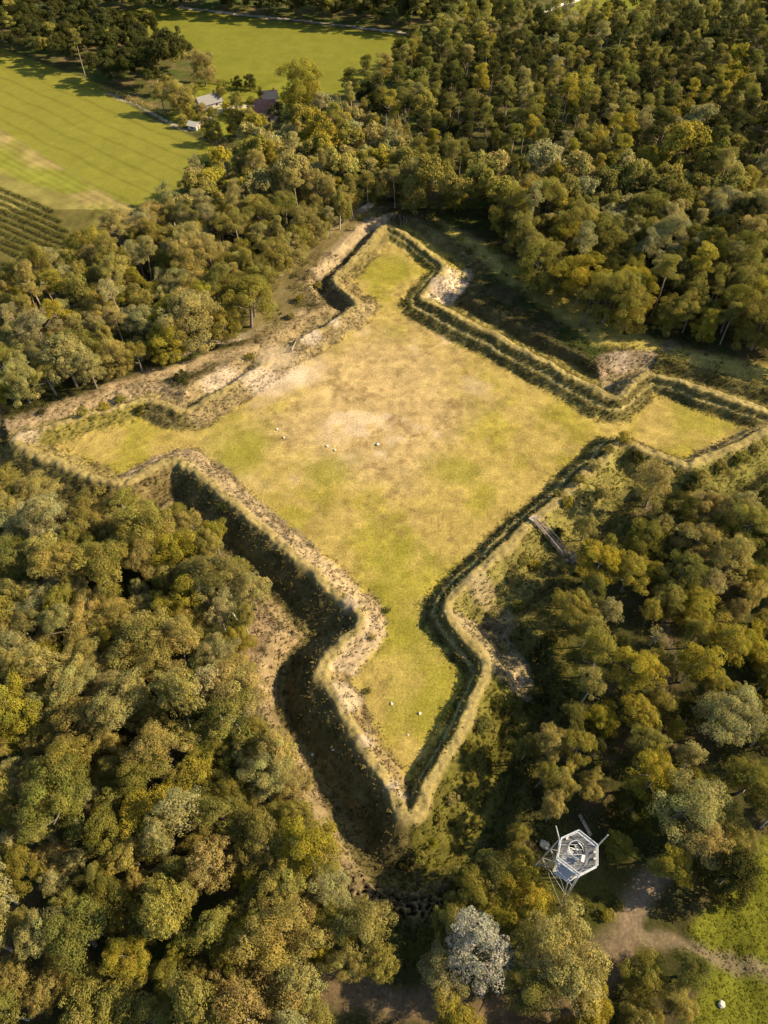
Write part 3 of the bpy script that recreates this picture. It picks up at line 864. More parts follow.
def fill(px, zc, spacing, kinds, colours, zonename, rlo, rhi, dmin=13.0, n_try=6000, hs=(.85, 1.15), limit=9999):
    P = poly(px, zc); x0, y0 = P.min(0); x1, y1 = P.max(0)
    XY = [(t['x'], t['y'], t['r']) for t in TREES]
    arr = np.array(XY) if XY else np.zeros((0, 3))
    cand = np.stack([RNG.uniform(x0, x1, n_try), RNG.uniform(y0, y1, n_try)], 1)
    ok = inside(cand[:, 0], cand[:, 1], P)
    d, _ = sd_poly(cand[:, 0], cand[:, 1], CREST)
    ok &= d > dmin
    ok &= ~inside(cand[:, 0], cand[:, 1], MEADOW) & ~inside(cand[:, 0], cand[:, 1], HOUSE_KEEP)
    ok &= np.hypot(cand[:, 0] - TOWER_XY[0] + 2, cand[:, 1] - TOWER_XY[1] + 2) > 9.5
    for p in PATHS:
        ok &= path_dist(cand[:, 0], cand[:, 1], p) > 3.0
    ks, kw = zip(*kinds.items()); cs, cw = zip(*colours.items())
    made = 0
    for (x, y) in cand[ok]:
        r = RNG.uniform(rlo, rhi)
        if len(arr):
            dd = np.hypot(arr[:, 0] - x, arr[:, 1] - y)
            if (dd < spacing * (.5 + .5 * (arr[:, 2] + r) / (rlo + rhi))).any():
                continue
        k = random.choices(ks, kw)[0]
        cn = float(fbm(np.array([x]), np.array([y]), 22, 301, 2)[0])
        w = [a * math.exp((1 if i % 2 else -1) * cn * .8) for i, a in enumerate(cw)]
        c = random.choices(cs, w)[0]
        if zonename in (UW, RE) and k != 'pine':
            de_ = fort_d(x, y)
            if de_ < (24 if zonename == UW else 34) and random.random() < (.75 if zonename == UW else .5):
                k = 'round'
        rr = r * (.72 if k in ('birch', 'pine', 'willow') else 1)
        put(k, x, y, rr, c, zonename, None, random.uniform(*hs))
        arr = np.vstack([arr, (x, y, r)])
        made += 1
        if made >= limit:
            break
    return made


MIX = {'tan': 4, 'olive': 4, 'grey-green': 3, 'yellow-green': 1.6, 'brown': 1.3, 'green': .8, 'golden': .15}
DARKMIX = {'olive': 4, 'dark green': 2.4, 'green': 2, 'tan': 1.4, 'yellow-green': 1.0, 'grey-green': 1.2, 'golden': .1, 'brown': .5}
n = []
# lower left wood
n.append(fill([(-50, 462), (60, 492), (120, 502), (170, 510), (200, 520), (232, 560), (255, 590), (236, 650), (240, 700), (285, 745), (300, 800), (330, 870), (372, 925), (385, 965), (330, 965), (312, 1010), (300, 1080), (-70, 1080)],
              9, 4.3, {'oak': 5, 'birch': 2, 'willow': 2, 'round': 1.2}, MIX, LW, 2.6, 6.2, 11.5, 16000, (.75, 1.25)))
# upper left wood
n.append(fill([(-60, 276), (30, 264), (92, 240), (125, 222), (165, 205), (205, 172), (236, 158), (262, 128), (330, 112), (372, 110), (400, 150), (425, 190), (395, 202), (350, 205), (318, 222), (285, 246), (262, 285), (235, 315), (180, 335), (140, 345), (90, 360), (50, 372), (-60, 405)],
              9, 4.9, {'oak': 5, 'pine': 1.6, 'birch': 1.2, 'willow': 1, 'round': .8}, MIX, UW, 3.0, 6.2, 13, 14000, (.8, 1.25)))
# right: edge of the north-east wood, then the lower right wood
n.append(fill([(425, 196), (440, 170), (520, 165), (600, 180), (700, 180), (830, 190), (830, 350), (768, 340), (690, 318), (620, 308), (560, 282), (520, 262), (475, 228)],
              9, 5.6, {'oak': 6, 'pine': 1.5, 'birch': 1.2, 'round': 1.0}, {'olive': 5, 'tan': 2.2, 'grey-green': 2.2, 'green': 2, 'yellow-green': 1, 'dark green': 1.0, 'golden': .2}, RE, 3.6, 6.8, 26, 9000, (.85, 1.25)))
n.append(fill([(580, 545), (612, 535), (650, 520), (690, 500), (740, 490), (830, 470), (840, 800), (768, 825), (730, 850), (650, 860), (628, 845), (620, 800), (545, 770), (545, 735), (580, 715), (572, 610)],
              8, 5.7, {'oak': 4, 'birch': 2, 'willow': 1.2, 'round': 1.6}, DARKMIX, RW, 2.5, 5.4, 17, 9000, (.7, 1.15)))
n.append(fill([(450, 870), (530, 860), (545, 900), (600, 930), (600, 1060), (440, 1060), (445, 930)], 8, 5.2, {'oak': 5, 'round': 1}, MIX, BW, 3, 4.8, 14, 2500))
n.append(fill([(620, 985), (700, 985), (690, 1080), (600, 1080)], 8, 6, {'oak': 5, 'round': 1}, DARKMIX, BW, 3, 4, 14, 800))
# field edges
n.append(fill([(-60, -8), (60, -4), (92, 15), (150, 30), (185, 45), (184, 72), (150, 80), (100, 70), (50, 50), (0, 42), (-60, 40)], 8, 6.2, {'oak': 5, 'pine': 1}, {'dark green': 8, 'olive': .7}, FE, 4, 5.8, 13, 2500))
n.append(fill([(70, -14), (190, -14), (330, -10), (450, -8), (455, 22), (410, 20), (330, 12), (250, 4), (190, 0), (150, 3), (80, 8)], 8, 5.6, {'oak': 5, 'pine': 1.5}, {'dark green': 8, 'olive': .7}, FE, 4, 6, 13, 3000))
# pine wood, nearest first as single trees
PINEPOLY = [(330, 112), (365, 88), (388, 66), (412, 44), (450, 30), (480, -2), (545, 18), (620, 14), (660, -4), (840, -8), (840, 190), (700, 178), (600, 178), (520, 163), (440, 170), (420, 190), (395, 150), (370, 110)]
k0 = len(TREES)
n.append(fill(PINEPOLY, 11, 6.3, {'pine': 6.5, 'oak': 2.4, 'birch': 1.3}, {'olive': 4, 'green': 4, 'dark green': 8.0, 'yellow-green': 1.2, 'tan': .5, 'golden': .3, 'grey-green': .6}, PW, 4.2, 6.6, 13, 26000, (.9, 1.25)))
print('trees per zone', n, len(TREES))

# ------------------------------------------------------------------ shrubs on the banks
SHR = [(183, 380, 8, 'dark green'), (250, 357, 5, 'olive'), (42, 413, 4, 'dark green'), (484, 728, 9, 'green'), (470, 752, 8, 'green'), (497, 702, 7, 'olive'), (622, 447, 8, 'yellow-green'), (606, 458, 6, 'olive'),
       (592, 474, 7, 'tan'), (578, 488, 7, 'olive'), (603, 490, 8, 'tan'), (635, 462, 8, 'dark green'), (565, 508, 6, 'yellow-green'), (556, 500, 5, 'olive'), (548, 536, 5, 'olive'), (560, 530, 6, 'dark green'),
       (525, 560, 7, 'olive'), (512, 575, 7, 'tan'), (537, 560, 6, 'yellow-green'), (495, 610, 6, 'tan'), (520, 600, 7, 'olive'), (470, 775, 7, 'olive'), (452, 800, 7, 'tan'), (440, 820, 6, 'olive'),
       (420, 855, 8, 'olive'), (433, 842, 6, 'yellow-green'), (405, 862, 7, 'dark green'), (700, 480, 8, 'tan'), (720, 470, 7, 'olive'), (690, 487, 7, 'dark green'), (740, 462, 8, 'olive'), (755, 450, 7, 'tan'),
       (715, 490, 8, 'green'), (580, 570, 6, 'yellow-green'), (566, 566, 5, 'olive'), (608, 915, 7, 'yellow-green'), (620, 905, 5, 'olive'), (300, 300, 5, 'olive'), (318, 283, 5, 'olive'), (292, 318, 5, 'tan'),
       (120, 398, 6, 'olive'), (105, 410, 6, 'yellow-green'), (85, 418, 6, 'olive'), (140, 412, 5, 'dark green'), (388, 608, 4, 'olive'), (368, 690, 4, 'olive'), (372, 640, 4, 'tan'), (505, 640, 6, 'tan'),
       (550, 640, 8, 'dark green'), (540, 690, 8, 'dark green'), (560, 670, 7, 'dark green'), (460, 880, 7, 'dark green'), (445, 915, 8, 'dark green'), (610, 300, 6, 'tan'), (655, 322, 7, 'olive'), (690, 338, 7, 'dark green'),
       (195, 340, 5, 'green'), (217, 330, 5, 'yellow-green'), (225, 512, 6, 'dark green'), (120, 500, 6, 'tan'), (140, 503, 6, 'dark green'), (100, 492, 6, 'tan')]
for (px, py, r, c) in SHR:
    x, y = U(px, py, .8)
    r = r * proj(x, y, 1)[2] / FPX
    put('shrub', x, y, r, c, 'shrub', None, 1.0)

# ------------------------------------------------------------------ words for the labels
ONES = 'zero one two three four five six seven eight nine ten eleven twelve thirteen fourteen fifteen sixteen seventeen eighteen nineteen'.split()
TENS = '. . twenty thirty forty fifty sixty seventy eighty ninety'.split()


def num(n):
    n = max(0, min(99, n))
    return ONES[n] if n < 20 else TENS[n // 10] + ('-' + ONES[n % 10] if n % 10 else '')


for t in TREES:
    k = t['kind']; tr, cr, R_, H = PROTO[k][0]
    sc = t['r'] / R_
    t['img'] = proj(t['x'], t['y'], H * sc * t['hs'] * .65)
vis = lambda t: -1.1 * t['r'] * FPX / t['img'][2] < t['img'][0] < 768 + 1.1 * t['r'] * FPX / t['img'][2] and -30 < t['img'][1] < 1024 + 1.5 * t['r'] * FPX / t['img'][2]
WORD = {'oak': 'oak', 'round': 'rounded tree', 'willow': 'feathery tree', 'birch': 'slim birch', 'pine': 'pine', 'shrub': 'shrub', 'conifer': 'conifer', 'thin': 'bare tree'}
taken = set(t['label'] for t in TREES if t['label'])
# neighbours of the named trees are described by them
for (px, py, short, li) in LM:
    for w, dx, dy in (('left of', -1, 0), ('right of', 1, 0), ('above', 0, -1), ('below', 0, 1)):
        best = None
        for t in TREES:
            if t['label'] or t['kind'] == 'shrub' or not vis(t):
                continue
            a, b = t['img'][0] - px, t['img'][1] - py
            f = a * dx + b * dy
            s_ = abs(a * dy) + abs(b * dx)
            if f > 5 and s_ < .5 * f and f < 75 and (best is None or f < best[0]):
                best = (f, t)
        if best:
            t = best[1]
            lab = '%s %s directly %s %s in the photo' % (t['colour'], WORD[t['kind']], w, short)
            if lab not in taken:
                t['label'] = lab; taken.add(lab)
ZW = {LW: 'in the lower left wood', UW: 'in the upper left wood', PW: 'in the pine wood', RE: 'along the northeast wood', RW: 'in the lower right wood', BW: 'in the bottom thicket', FE: 'by the far fields', 'shrub': 'by the fort'}
stuff_trees = []
count = {}
TREES.sort(key=lambda t: t['img'][2])
for t in TREES:
    if not vis(t) or t['kind'] in count and count[t['kind']] >= 290:
        t['stuff'] = True
        continue
    if not t['label']:
        a, b = int(round(t['img'][0] / 7.68)), int(round(t['img'][1] / 10.24))
        lab = '%s %s %s, %s percent across and %s down the photo' % (t['colour'], WORD[t['kind']], ZW[t['zone']], num(a), num(b))
        if t['kind'] == 'shrub':
            lab = 'low %s shrub on the fort bank, %s percent across and %s down the photo' % (t['colour'], num(a), num(b))
        if t['kind'] != 'shrub' and not (0 <= a < 100 and 0 <= b < 100):
            lab = '%s %s %s, cut by %s edge, %s percent %s' % (t['colour'], WORD[t['kind']], ZW[t['zone']], 'bottom' if b >= 100 else 'left' if a < 0 else 'right' if a >= 100 else 'top', num(a if b >= 100 or b < 0 else b), 'across' if b >= 100 or b < 0 else 'down')
        if len(lab.split()) > 16:
            lab = lab.replace(' the photo', '').replace(', cut by', ' cut by')
        if lab in taken:
            t['stuff'] = True
            continue
        t['label'] = lab; taken.add(lab)
    count[t['kind']] = count.get(t['kind'], 0) + 1
GRP = {LW: 'trees of the lower left wood', UW: 'trees of the upper left wood', PW: 'trees of the pine wood', RE: 'trees of the northeast wood edge', RW: 'trees of the lower right wood', BW: 'trees of the bottom thicket', FE: 'trees along the far fields', 'shrub': 'shrubs on the fort banks'}
FARV = []
for i in range(4):
    g = rng_of(200 + i)
    FARV.append(('oak', 4.5, 13.0, lobed(g, oak_lobes(g, 4.5, 13, 6), 20, 1.1, 44, .46, -.5).arrays()))
for i in range(4):
    g = rng_of(220 + i); L = Leaves()
    for j in range(9):
        f = j / 8; a = g.uniform(0, 6.28); q_ = 2.2 * (1 - f) + .3
        w = g.uniform(.8, 1.2)
        L.clump(np.array((q_ * math.cos(a), q_ * math.sin(a), 8.6 + 5.8 * f)), np.array((0, 0, 1.)), 1.35, 95, .42, g, .5, (w, w, w))
    FARV.append(('pine', 2.9, 15.0, L.arrays()))
fv, ft = [], []
for i, t in enumerate(TREES):
    k = t['kind']; z = hz(t['x'], t['y'])
    if t.get('stuff'):
        if k == 'shrub' or t['img'][2] < 230 and (t['img'][0] < 700 or t['img'][1] > 1000):
            continue
        pool = [f for f in FARV if (f[0] == 'pine') == (k == 'pine')]
        _, R_, H, (v, ti_) = pool[i % len(pool)]
        sc = t['r'] / (R_ if k in ('oak', 'pine') else R_ * .8); a = random.uniform(0, 6.28); c, s_ = math.cos(a), math.sin(a)
        w = np.stack([(v[:, 0] * c - v[:, 1] * s_) * sc + t['x'], (v[:, 0] * s_ + v[:, 1] * c) * sc + t['y'], v[:, 2] * sc * t['hs'] + z], -1)
        fv.append(w); ft.append(ti_ * np.array(jitter(PAL[t['colour']])[:3])[None, :])
        continue
    pr = PROTO[k]; tr, cr, R_, H = pr[random.randrange(len(pr))]
    sc = t['r'] / R_
    zs = sc * t['hs'] * (1 if k in ('shrub', 'conifer', 'round') else (1.0 if .75 < sc < 1.25 else (1.0 / sc) ** .35))
    root = empty(NAME[k][0], (t['x'], t['y'], z), random.uniform(0, 6.28))
    ex = random.uniform(.78, 1.28) if k in ('oak', 'birch', 'willow', 'pine') and 'px' not in t else 1.0
    root.scale = (sc * ex, sc / ex, zs)
    if k != 'shrub':
        root.rotation_euler = (random.gauss(0, .05), random.gauss(0, .05), root.rotation_euler[2])
    tag(root, t['label'], NAME[k][1], GRP[t['zone']])
    link('trunk', tr, root)
    c = link('crown', cr, root)
    c.color = jitter(PAL[t['colour']])
fv = np.concatenate(fv); ft = np.concatenate(ft)
tag(link('far_forest', mesh_np('far_forest', fv, np.arange(len(fv)).reshape(-1, 4), M['leaf'], ft)), 'mass of further pines and oaks filling the wood beyond', 'wood', None, 'stuff')

# ------------------------------------------------------------------ ground cover nobody could count
def scatter(mask, density):
    area = (np.gradient(ya)[:, None] * np.gradient(xa)[None, :])
    pr = np.clip(density * area, 0, 1) * mask
    sel = np.nonzero(RNG.random(GX.shape) < pr)
    j = np.stack([RNG.uniform(-.25, .25, len(sel[0])), RNG.uniform(-.25, .25, len(sel[0]))], -1)
    return GX[sel] + j[:, 0], GY[sel] + j[:, 1], GZ[sel], col[sel]


def blades(X, Y, Z, C, h, w, k, tintlo, tinthi):
    n_ = len(X); vs = []; ts = []
    for q_ in range(k):
        a = RNG.uniform(0, 6.28, n_); lean = RNG.uniform(1.8, 4.2, n_); hh = h * RNG.uniform(.5, 1.4, n_); ww = w * RNG.uniform(.6, 1.4, n_)
        ox, oy = RNG.normal(0, w * .6, n_), RNG.normal(0, w * .6, n_)
        ca, sa = np.cos(a), np.sin(a)
        p = np.stack([X + ox, Y + oy, Z - .05], -1)
        side = np.stack([-sa, ca, np.zeros(n_)], -1) * ww[:, None] * .5
        tip = np.stack([ca * lean * hh, sa * lean * hh, hh], -1)
        vs.append(np.stack([p + side, p - side, p + tip - side * .35, p + tip + side * .35], 1))
        t = C * RNG.uniform(tintlo, tinthi, n_)[:, None]
        ts.append(np.repeat(t[:, None, :], 4, 1))
    return np.concatenate(vs).reshape(-1, 3), np.concatenate(ts).reshape(-1, 3)


def grass(name, v, t, label):
    me = mesh_np(name, v, np.arange(len(v)).reshape(-1, 4), M['grass'], t)
    tag(link(name, me), label, 'grass', None, 'stuff')


view = (np.abs(GX) < 125) & (GY > -4) & (GY < 230)
gate_keep = np.hypot(GX - GATE[0], GY - GATE[1]) > 5.5
bank = view & (GD > -iw - 1) & (GD < ce + 6) & gate_keep
X, Y, Z, C = scatter(bank & (np.abs(GD - .2) > 1.0), 1.5)
v, t = blades(X, Y, Z, C, .16, .36, 3, .85, 1.12)
grass('bank_grass', v, t, 'rough dry grass tufts on the rampart slopes')
X, Y, Z, C = scatter(view & (GD < -iw), .9)
v, t = blades(X, Y, Z, C, .07, .28, 2, .85, 1.2)
grass('courtyard_grass', v, t, 'short dry grass tufts in the fort courtyard')
mz = view & (zone == 9)
X, Y, Z, C = scatter(mz, 3.0)
v, t = blades(X, Y, Z, C, .11, .34, 3, .95, 1.3)
grass('meadow_grass', v, t, 'lush green grass tufts on the corner meadow')
# scrub on the shaded slopes, in patches
SCR = np.array([{0: .55, 1: .5, 2: .6, 3: .5, 4: .45, 5: .2, 6: .45, 7: .12, 8: .5, 9: .35, 10: .55, 11: .5, 12: .7, 13: .5, 14: .5, 15: .5, 16: .6, 17: .7, 18: .8, 19: 1.0}[i] for i in range(20)])
L = Leaves()
pat = sstep(-.25, .5, fbm(GX, GY, 5, 401, 3))
din = np.isin(GI, (5, 6, 10, 11, 12, 13, 14, 17, 18, 19, 8, 9))
slope = (((GD > 1.2) & (GD < ce + 1.5)) | ((GD < -1.1) & (GD > -iw + .3) & din)) & view & gate_keep & (np.abs(GD + .52 * iw) > .45)
X, Y, Z, C = scatter(slope, .62 * SCR[GI] * (.2 + pat))
for x, y, z, c in zip(X, Y, Z, C):
    r = RNG.uniform(.3, .75); tn = c * RNG.uniform(.8, 1.5) * np.array((.95, 1.05, .9))
    L.clump(np.array((x, y, z + r * .15)), np.array((0, 0, 1.)), r, 26, .26, RNG, .42, tn)
X, Y, Z, C = scatter(view & (GD > 7) & (zone == 0) & (col[..., 0] < .2), .055)
for x, y, z, c in zip(X, Y, Z, C):
    r = RNG.uniform(.6, 1.5); tn = np.array((.07, .07, .02)) * RNG.uniform(.7, 1.5)
    L.clump(np.array((x, y, z + r * .4)), np.array((0, 0, 1.)), r, 44, .34, RNG, .8, tn)
far_under = (GY > 230) & (GY < 430) & (np.abs(GX) < 260) & (zone == 0)
X, Y, Z, C = scatter(far_under & (GX > -40), .018)
for x, y, z, c in zip(X, Y, Z, C):
    r = RNG.uniform(1.0, 2.2); tn = np.array((.10, .095, .02)) * RNG.uniform(.6, 1.6) * (np.array((1.2, 1, .8)) if RNG.random() < .3 else 1)
    L.clump(np.array((x, y, z + r * .5)), np.array((0, 0, 1.)), r, 40, .6, RNG, .9, tn)
tag(link('undergrowth', L.mesh('undergrowth')), 'low scrub and brambles on banks and woodland floor', 'undergrowth', None, 'stuff')

# ------------------------------------------------------------------ lookout tower
ZT = 15.0
HEXP = [(578.8, 829.9), (597.7, 844.9), (597.7, 865.1), (580.1, 874.2), (558.0, 857.3), (561.3, 837.8)]
hexw = [U(a, b, ZT + 1.2) for a, b in HEXP]
bx, by = sum(p[0] for p in hexw) / 6, sum(p[1] for p in hexw) / 6
gz0 = hz(bx, by)
tw = empty('lookout_tower', (bx, by, gz0))
tag(tw, 'grey three-legged steel lookout tower with a six-sided railed deck and spiral stair', 'tower')
H6 = [(x - bx, y - by) for x, y in hexw]
LO = [U(a, b, 12.6) for a, b in ((556, 863.5), (580, 874), (567.8, 882.5), (556.7, 873.5))]
LO = [(x - bx, y - by) for x, y in LO]
wc = U(576, 851, ZT + .1); wc = (wc[0] - bx, wc[1] - by)
# deck: grating ring between hexagon and stairwell
b = MB(); NS = 24
outer = []
for i in range(NS):
    a = 2 * math.pi * i / NS; best = 1e9
    for p, q_ in zip(H6, H6[1:] + H6[:1]):
        ex, ey = q_[0] - p[0], q_[1] - p[1]; dx, dy = math.cos(a), math.sin(a)
        den = dx * ey - dy * ex
        if abs(den) < 1e-9: continue
        tt = ((p[0] - wc[0]) * ey - (p[1] - wc[1]) * ex) / den; uu = ((p[0] - wc[0]) * dy - (p[1] - wc[1]) * dx) / den
        if tt > 0 and -.001 <= uu <= 1.001: best = min(best, tt)
    outer.append((wc[0] + math.cos(a) * best, wc[1] + math.sin(a) * best))
def span(P, axis_, c):
    xs_ = sorted(p[1 - axis_] + (q_[1 - axis_] - p[1 - axis_]) * (c - p[axis_]) / (q_[axis_] - p[axis_]) for p, q_ in zip(P, P[1:] + P[:1]) if (p[axis_] - c) * (q_[axis_] - c) < 0)
    return xs_[:2] if len(xs_) == 2 else None


def grate(b, P, z, hole=None, step=.2, wd=.06):
    for axis_ in (0, 1):
        for c in np.arange(-5, 5, step):
            sp_ = span(P, axis_, c)
            if not sp_: continue
            pieces = [sp_]
            if hole and abs(c - hole[axis_]) < 1.25:
                hw_ = math.sqrt(1.25 ** 2 - (c - hole[axis_]) ** 2); m_ = hole[1 - axis_]
                pieces = [(sp_[0], m_ - hw_), (m_ + hw_, sp_[1])]
            for u0, u1 in pieces:
                if u1 - u0 < .05: continue
                zc_ = z - .03 - .05 * axis_
                b.box(((c, (u0 + u1) / 2, zc_) if axis_ == 0 else ((u0 + u1) / 2, c, zc_)), ((wd, u1 - u0, .04) if axis_ == 0 else (u1 - u0, wd, .04)))


grate(b, H6, ZT, wc)
deck = b.build('platform_grating', M['grating'], tw)
b = MB()
for i in range(9):      # grating bearers
    y = -3.0 + i * .72
    xs_ = []
    for p, q_ in zip(H6, H6[1:] + H6[:1]):
        if (p[1] - y) * (q_[1] - y) < 0:
            xs_.append(p[0] + (q_[0] - p[0]) * (y - p[1]) / (q_[1] - p[1]))
    if len(xs_) == 2:
        b.box(((xs_[0] + xs_[1]) / 2, y, ZT - .2), (abs(xs_[1] - xs_[0]) - .1, .07, .14))
b.build('bearer_grating', M['steel'], deck)
b = MB()
for p, q_ in zip(H6, H6[1:] + H6[:1]):
    P, Q = Vector((*p, 0)), Vector((*q_, 0)); d = (Q - P)
    b.tube([P + Vector((0, 0, ZT + 1.2)), Q + Vector((0, 0, ZT + 1.2))], .09, 6)
    b.tube([P + Vector((0, 0, ZT - .05)), Q + Vector((0, 0, ZT - .05))], .12, 6)
    for zz in (.35, .7): b.tube([P + Vector((0, 0, ZT + zz)), Q + Vector((0, 0, ZT + zz))], .025, 5)
    m_ = max(2, int(d.length / .9))
    for i in range(m_):
        c = P + d * (i / m_); b.tube([c + Vector((0, 0, ZT)), c + Vector((0, 0, ZT + 1.2))], .04, 5)
b.build('railing', M['steel'], tw)
b = MB()
ring_ = [(wc[0] + 1.3 * math.cos(a), wc[1] + 1.3 * math.sin(a)) for a in np.linspace(.5, 5.6, 16)]
b.tube([(x, y, ZT + 1.05) for x, y in ring_], .06, 6)
for x, y in ring_[::3]: b.tube([(x, y, ZT), (x, y, ZT + 1.05)], .035, 5)
b.build('stairwell_rail', M['steel'], deck)
# spiral stair with centre pole
b = MB(); b.tube([(wc[0], wc[1], 0), (wc[0], wc[1], ZT + 1.0)], .16, 8); b.build('centre_pole', M['steel'], tw)
b = MB(); st = 68
for i in range(st):
    a = i * 2 * math.pi / 16; z = (i + 1) * (ZT - .3) / st; da = 2 * math.pi / 16 * .95
    pr = [(wc[0] + r * math.cos(q_), wc[1] + r * math.sin(q_)) for r, q_ in ((.17, a), (1.15, a), (1.15, a + da), (.17, a + da))]
    b.prism(pr, z - .05, z)
sp = b.build('spiral_stair', M['steel_dull'], tw)
b = MB(); b.tube([(wc[0] + 1.17 * math.cos(i * 2 * math.pi / 16), wc[1] + 1.17 * math.sin(i * 2 * math.pi / 16), (i + 1) * (ZT - .3) / st + .95) for i in range(st)], .035, 5); b.build('handrail', M['steel'], sp)
b = MB(); hx, hy = U(583, 858.5, ZT + 1.3); hx -= bx; hy -= by
b.box((hx, hy, ZT + .9), (1.0, .06, .8), R(70)); b.box((hx, hy, ZT + 1.32), (1.1, .5, .05), R(70)); b.tube([(hx, hy, ZT), (hx, hy, ZT + .6)], .05, 6)
b.build('viewing_table', M['steel'], tw)
for px, py in ((594.5, 852.5), (594.8, 859), (567, 838.5)):      # small lamps / boxes on the deck
    lx, ly = U(px, py, ZT + .3); b = MB(); b.box((lx - bx, ly - by, ZT + .2), (.34, .34, .4)); b.build('deck_box', M['stone'], tw)
# lower landing with stair treads
b = MB(); grate(b, LO, 12.6); ld = b.build('landing_grating', M['grating'], tw)
b = MB()
for p, q_ in zip(LO, LO[1:] + LO[:1]):
    b.tube([(*p, 13.7), (*q_, 13.7)], .07, 6); b.tube([(*p, 12.6), (*q_, 12.6)], .09, 6)
    for f in (0, .5): b.tube([(p[0] + (q_[0] - p[0]) * f, p[1] + (q_[1] - p[1]) * f, 12.6), (p[0] + (q_[0] - p[0]) * f, p[1] + (q_[1] - p[1]) * f, 13.7)], .035, 5)
b.build('landing_rail', M['steel'], ld)
b = MB()
for i in range(10):     # treads of the flight between landing and deck
    f = (i + .5) / 10
    p = Vector((*LO[0], 0)).lerp(Vector((*LO[3], 0)), 1 - f); q_ = Vector((*LO[1], 0)).lerp(Vector((*LO[2], 0)), 1 - f)
    p, q_ = p.lerp(q_, .1), p.lerp(q_, .9)
    ang = math.atan2((q_ - p).y, (q_ - p).x); c = (p + q_) / 2
    b.box((c.x, c.y, 12.8 + 2.1 * f), ((q_ - p).length, .26, .05), ang)
b.build('stair_flight', M['steel'], tw)
FEET = [(560.6, 905), (534, 866), (574, 880)]
ft_w = [(x - bx, y - by) for x, y in (U(a, b_, gz0) for a, b_ in FEET)]
TIPS = [None, (*[q_ - o for q_, o in zip(U(556, 826, 17.5), (bx, by))], 17.5 - gz0), (*[q_ - o for q_, o in zip(U(608, 835, 18.0), (bx, by))], 18.0 - gz0)]
HEADS = [H6[3], H6[5], H6[1]]
def on_leg(i, z):
    f_, e = ft_w[i], HEADS[i]; t_ = z / ZT
    return (f_[0] + (e[0] * 1.03 - f_[0]) * t_, f_[1] + (e[1] * 1.03 - f_[1]) * t_, z)
for i in range(3):
    b = MB(); b.tube([on_leg(i, -.5), on_leg(i, ZT)] + ([TIPS[i]] if TIPS[i] else []), [.13, .12] + ([.08] if TIPS[i] else []), 7)
    b.build('leg', M['steel'], tw)
for f_, e in ((ft_w[0], LO[2]), (ft_w[1], LO[0]), (ft_w[1], H6[4]), (ft_w[2], H6[2])):      # second strut of each leg
    z = 12.6 if e in LO else ZT
    b = MB(); b.tube([(f_[0], f_[1], -.5), (e[0] * 1.02, e[1] * 1.02, z)], .09, 7); b.build('strut', M['steel'], tw)
for z in (5, 10):
    b = MB()
    for i, j in ((0, 1), (1, 2), (2, 0)): b.tube([on_leg(i, z), on_leg(j, z)], .05, 6)
    b.build('ring_beam', M['steel_dull'], tw)
for i, j in ((0, 1), (1, 2), (2, 0)):
    b = MB()
    for z in (0, 5): b.tube([on_leg(i, z), on_leg(j, z + 5)], .03, 5)
    b.build('brace', M['steel_dull'], tw)
# timber beam, round slab by the tower
x0_, y0_ = U(579.5, 814.5, .5); x1_, y1_ = U(591, 835.5, .5)
be = empty('timber_bench', ((x0_ + x1_) / 2, (y0_ + y1_) / 2, hz((x0_ + x1_) / 2, (y0_ + y1_) / 2)), math.atan2(y1_ - y0_, x1_ - x0_))
tag(be, 'long pale timber bench lying just behind the steel lookout tower', 'bench')
ln = math.hypot(x1_ - x0_, y1_ - y0_)
b = MB()
for i in range(3): b.box((0, -.21 + .21 * i, .47), (ln, .19, .07))
b.build('seat', M['wood'], be)
for sx in (-.35, .35):
    b = MB(); b.box((sx * ln, 0, .2), (.16, .5, .46)); b.build('leg', M['wood_dark'], be)


def rock(name, px, py, size, label, mat='stone', group=None, seed=0, flat=.7):
    x, y = U(px, py, .1 if True else 0); g = rng_of(500 + seed)
    import bmesh
    bm = bmesh.new(); bmesh.ops.create_icosphere(bm, subdivisions=3, radius=1)
    o = g.uniform(0, 50)
    for v_ in bm.verts:
        p = v_.co.copy()
        f = 1 + .22 * float(vnoise(np.array([p.x * 1.6 + o]), np.array([p.y * 1.6 + p.z * 1.3]), 5)[0]) + .1 * float(vnoise(np.array([p.x * 4 + o]), np.array([p.y * 4 - p.z * 3]), 9)[0])
        v_.co = Vector((p.x * f * 1.15, p.y * f, p.z * f * flat)) * (size / 2)
    me = bpy.data.meshes.new(name); bm.to_mesh(me); bm.free(); me.materials.append(M[mat])
    ob = link(name, me); ob.location = (x, y, hz(x, y) + size * flat * .28); ob.rotation_euler = (0, 0, g.uniform(0, 6))
    return tag(ob, label, 'boulder', group)


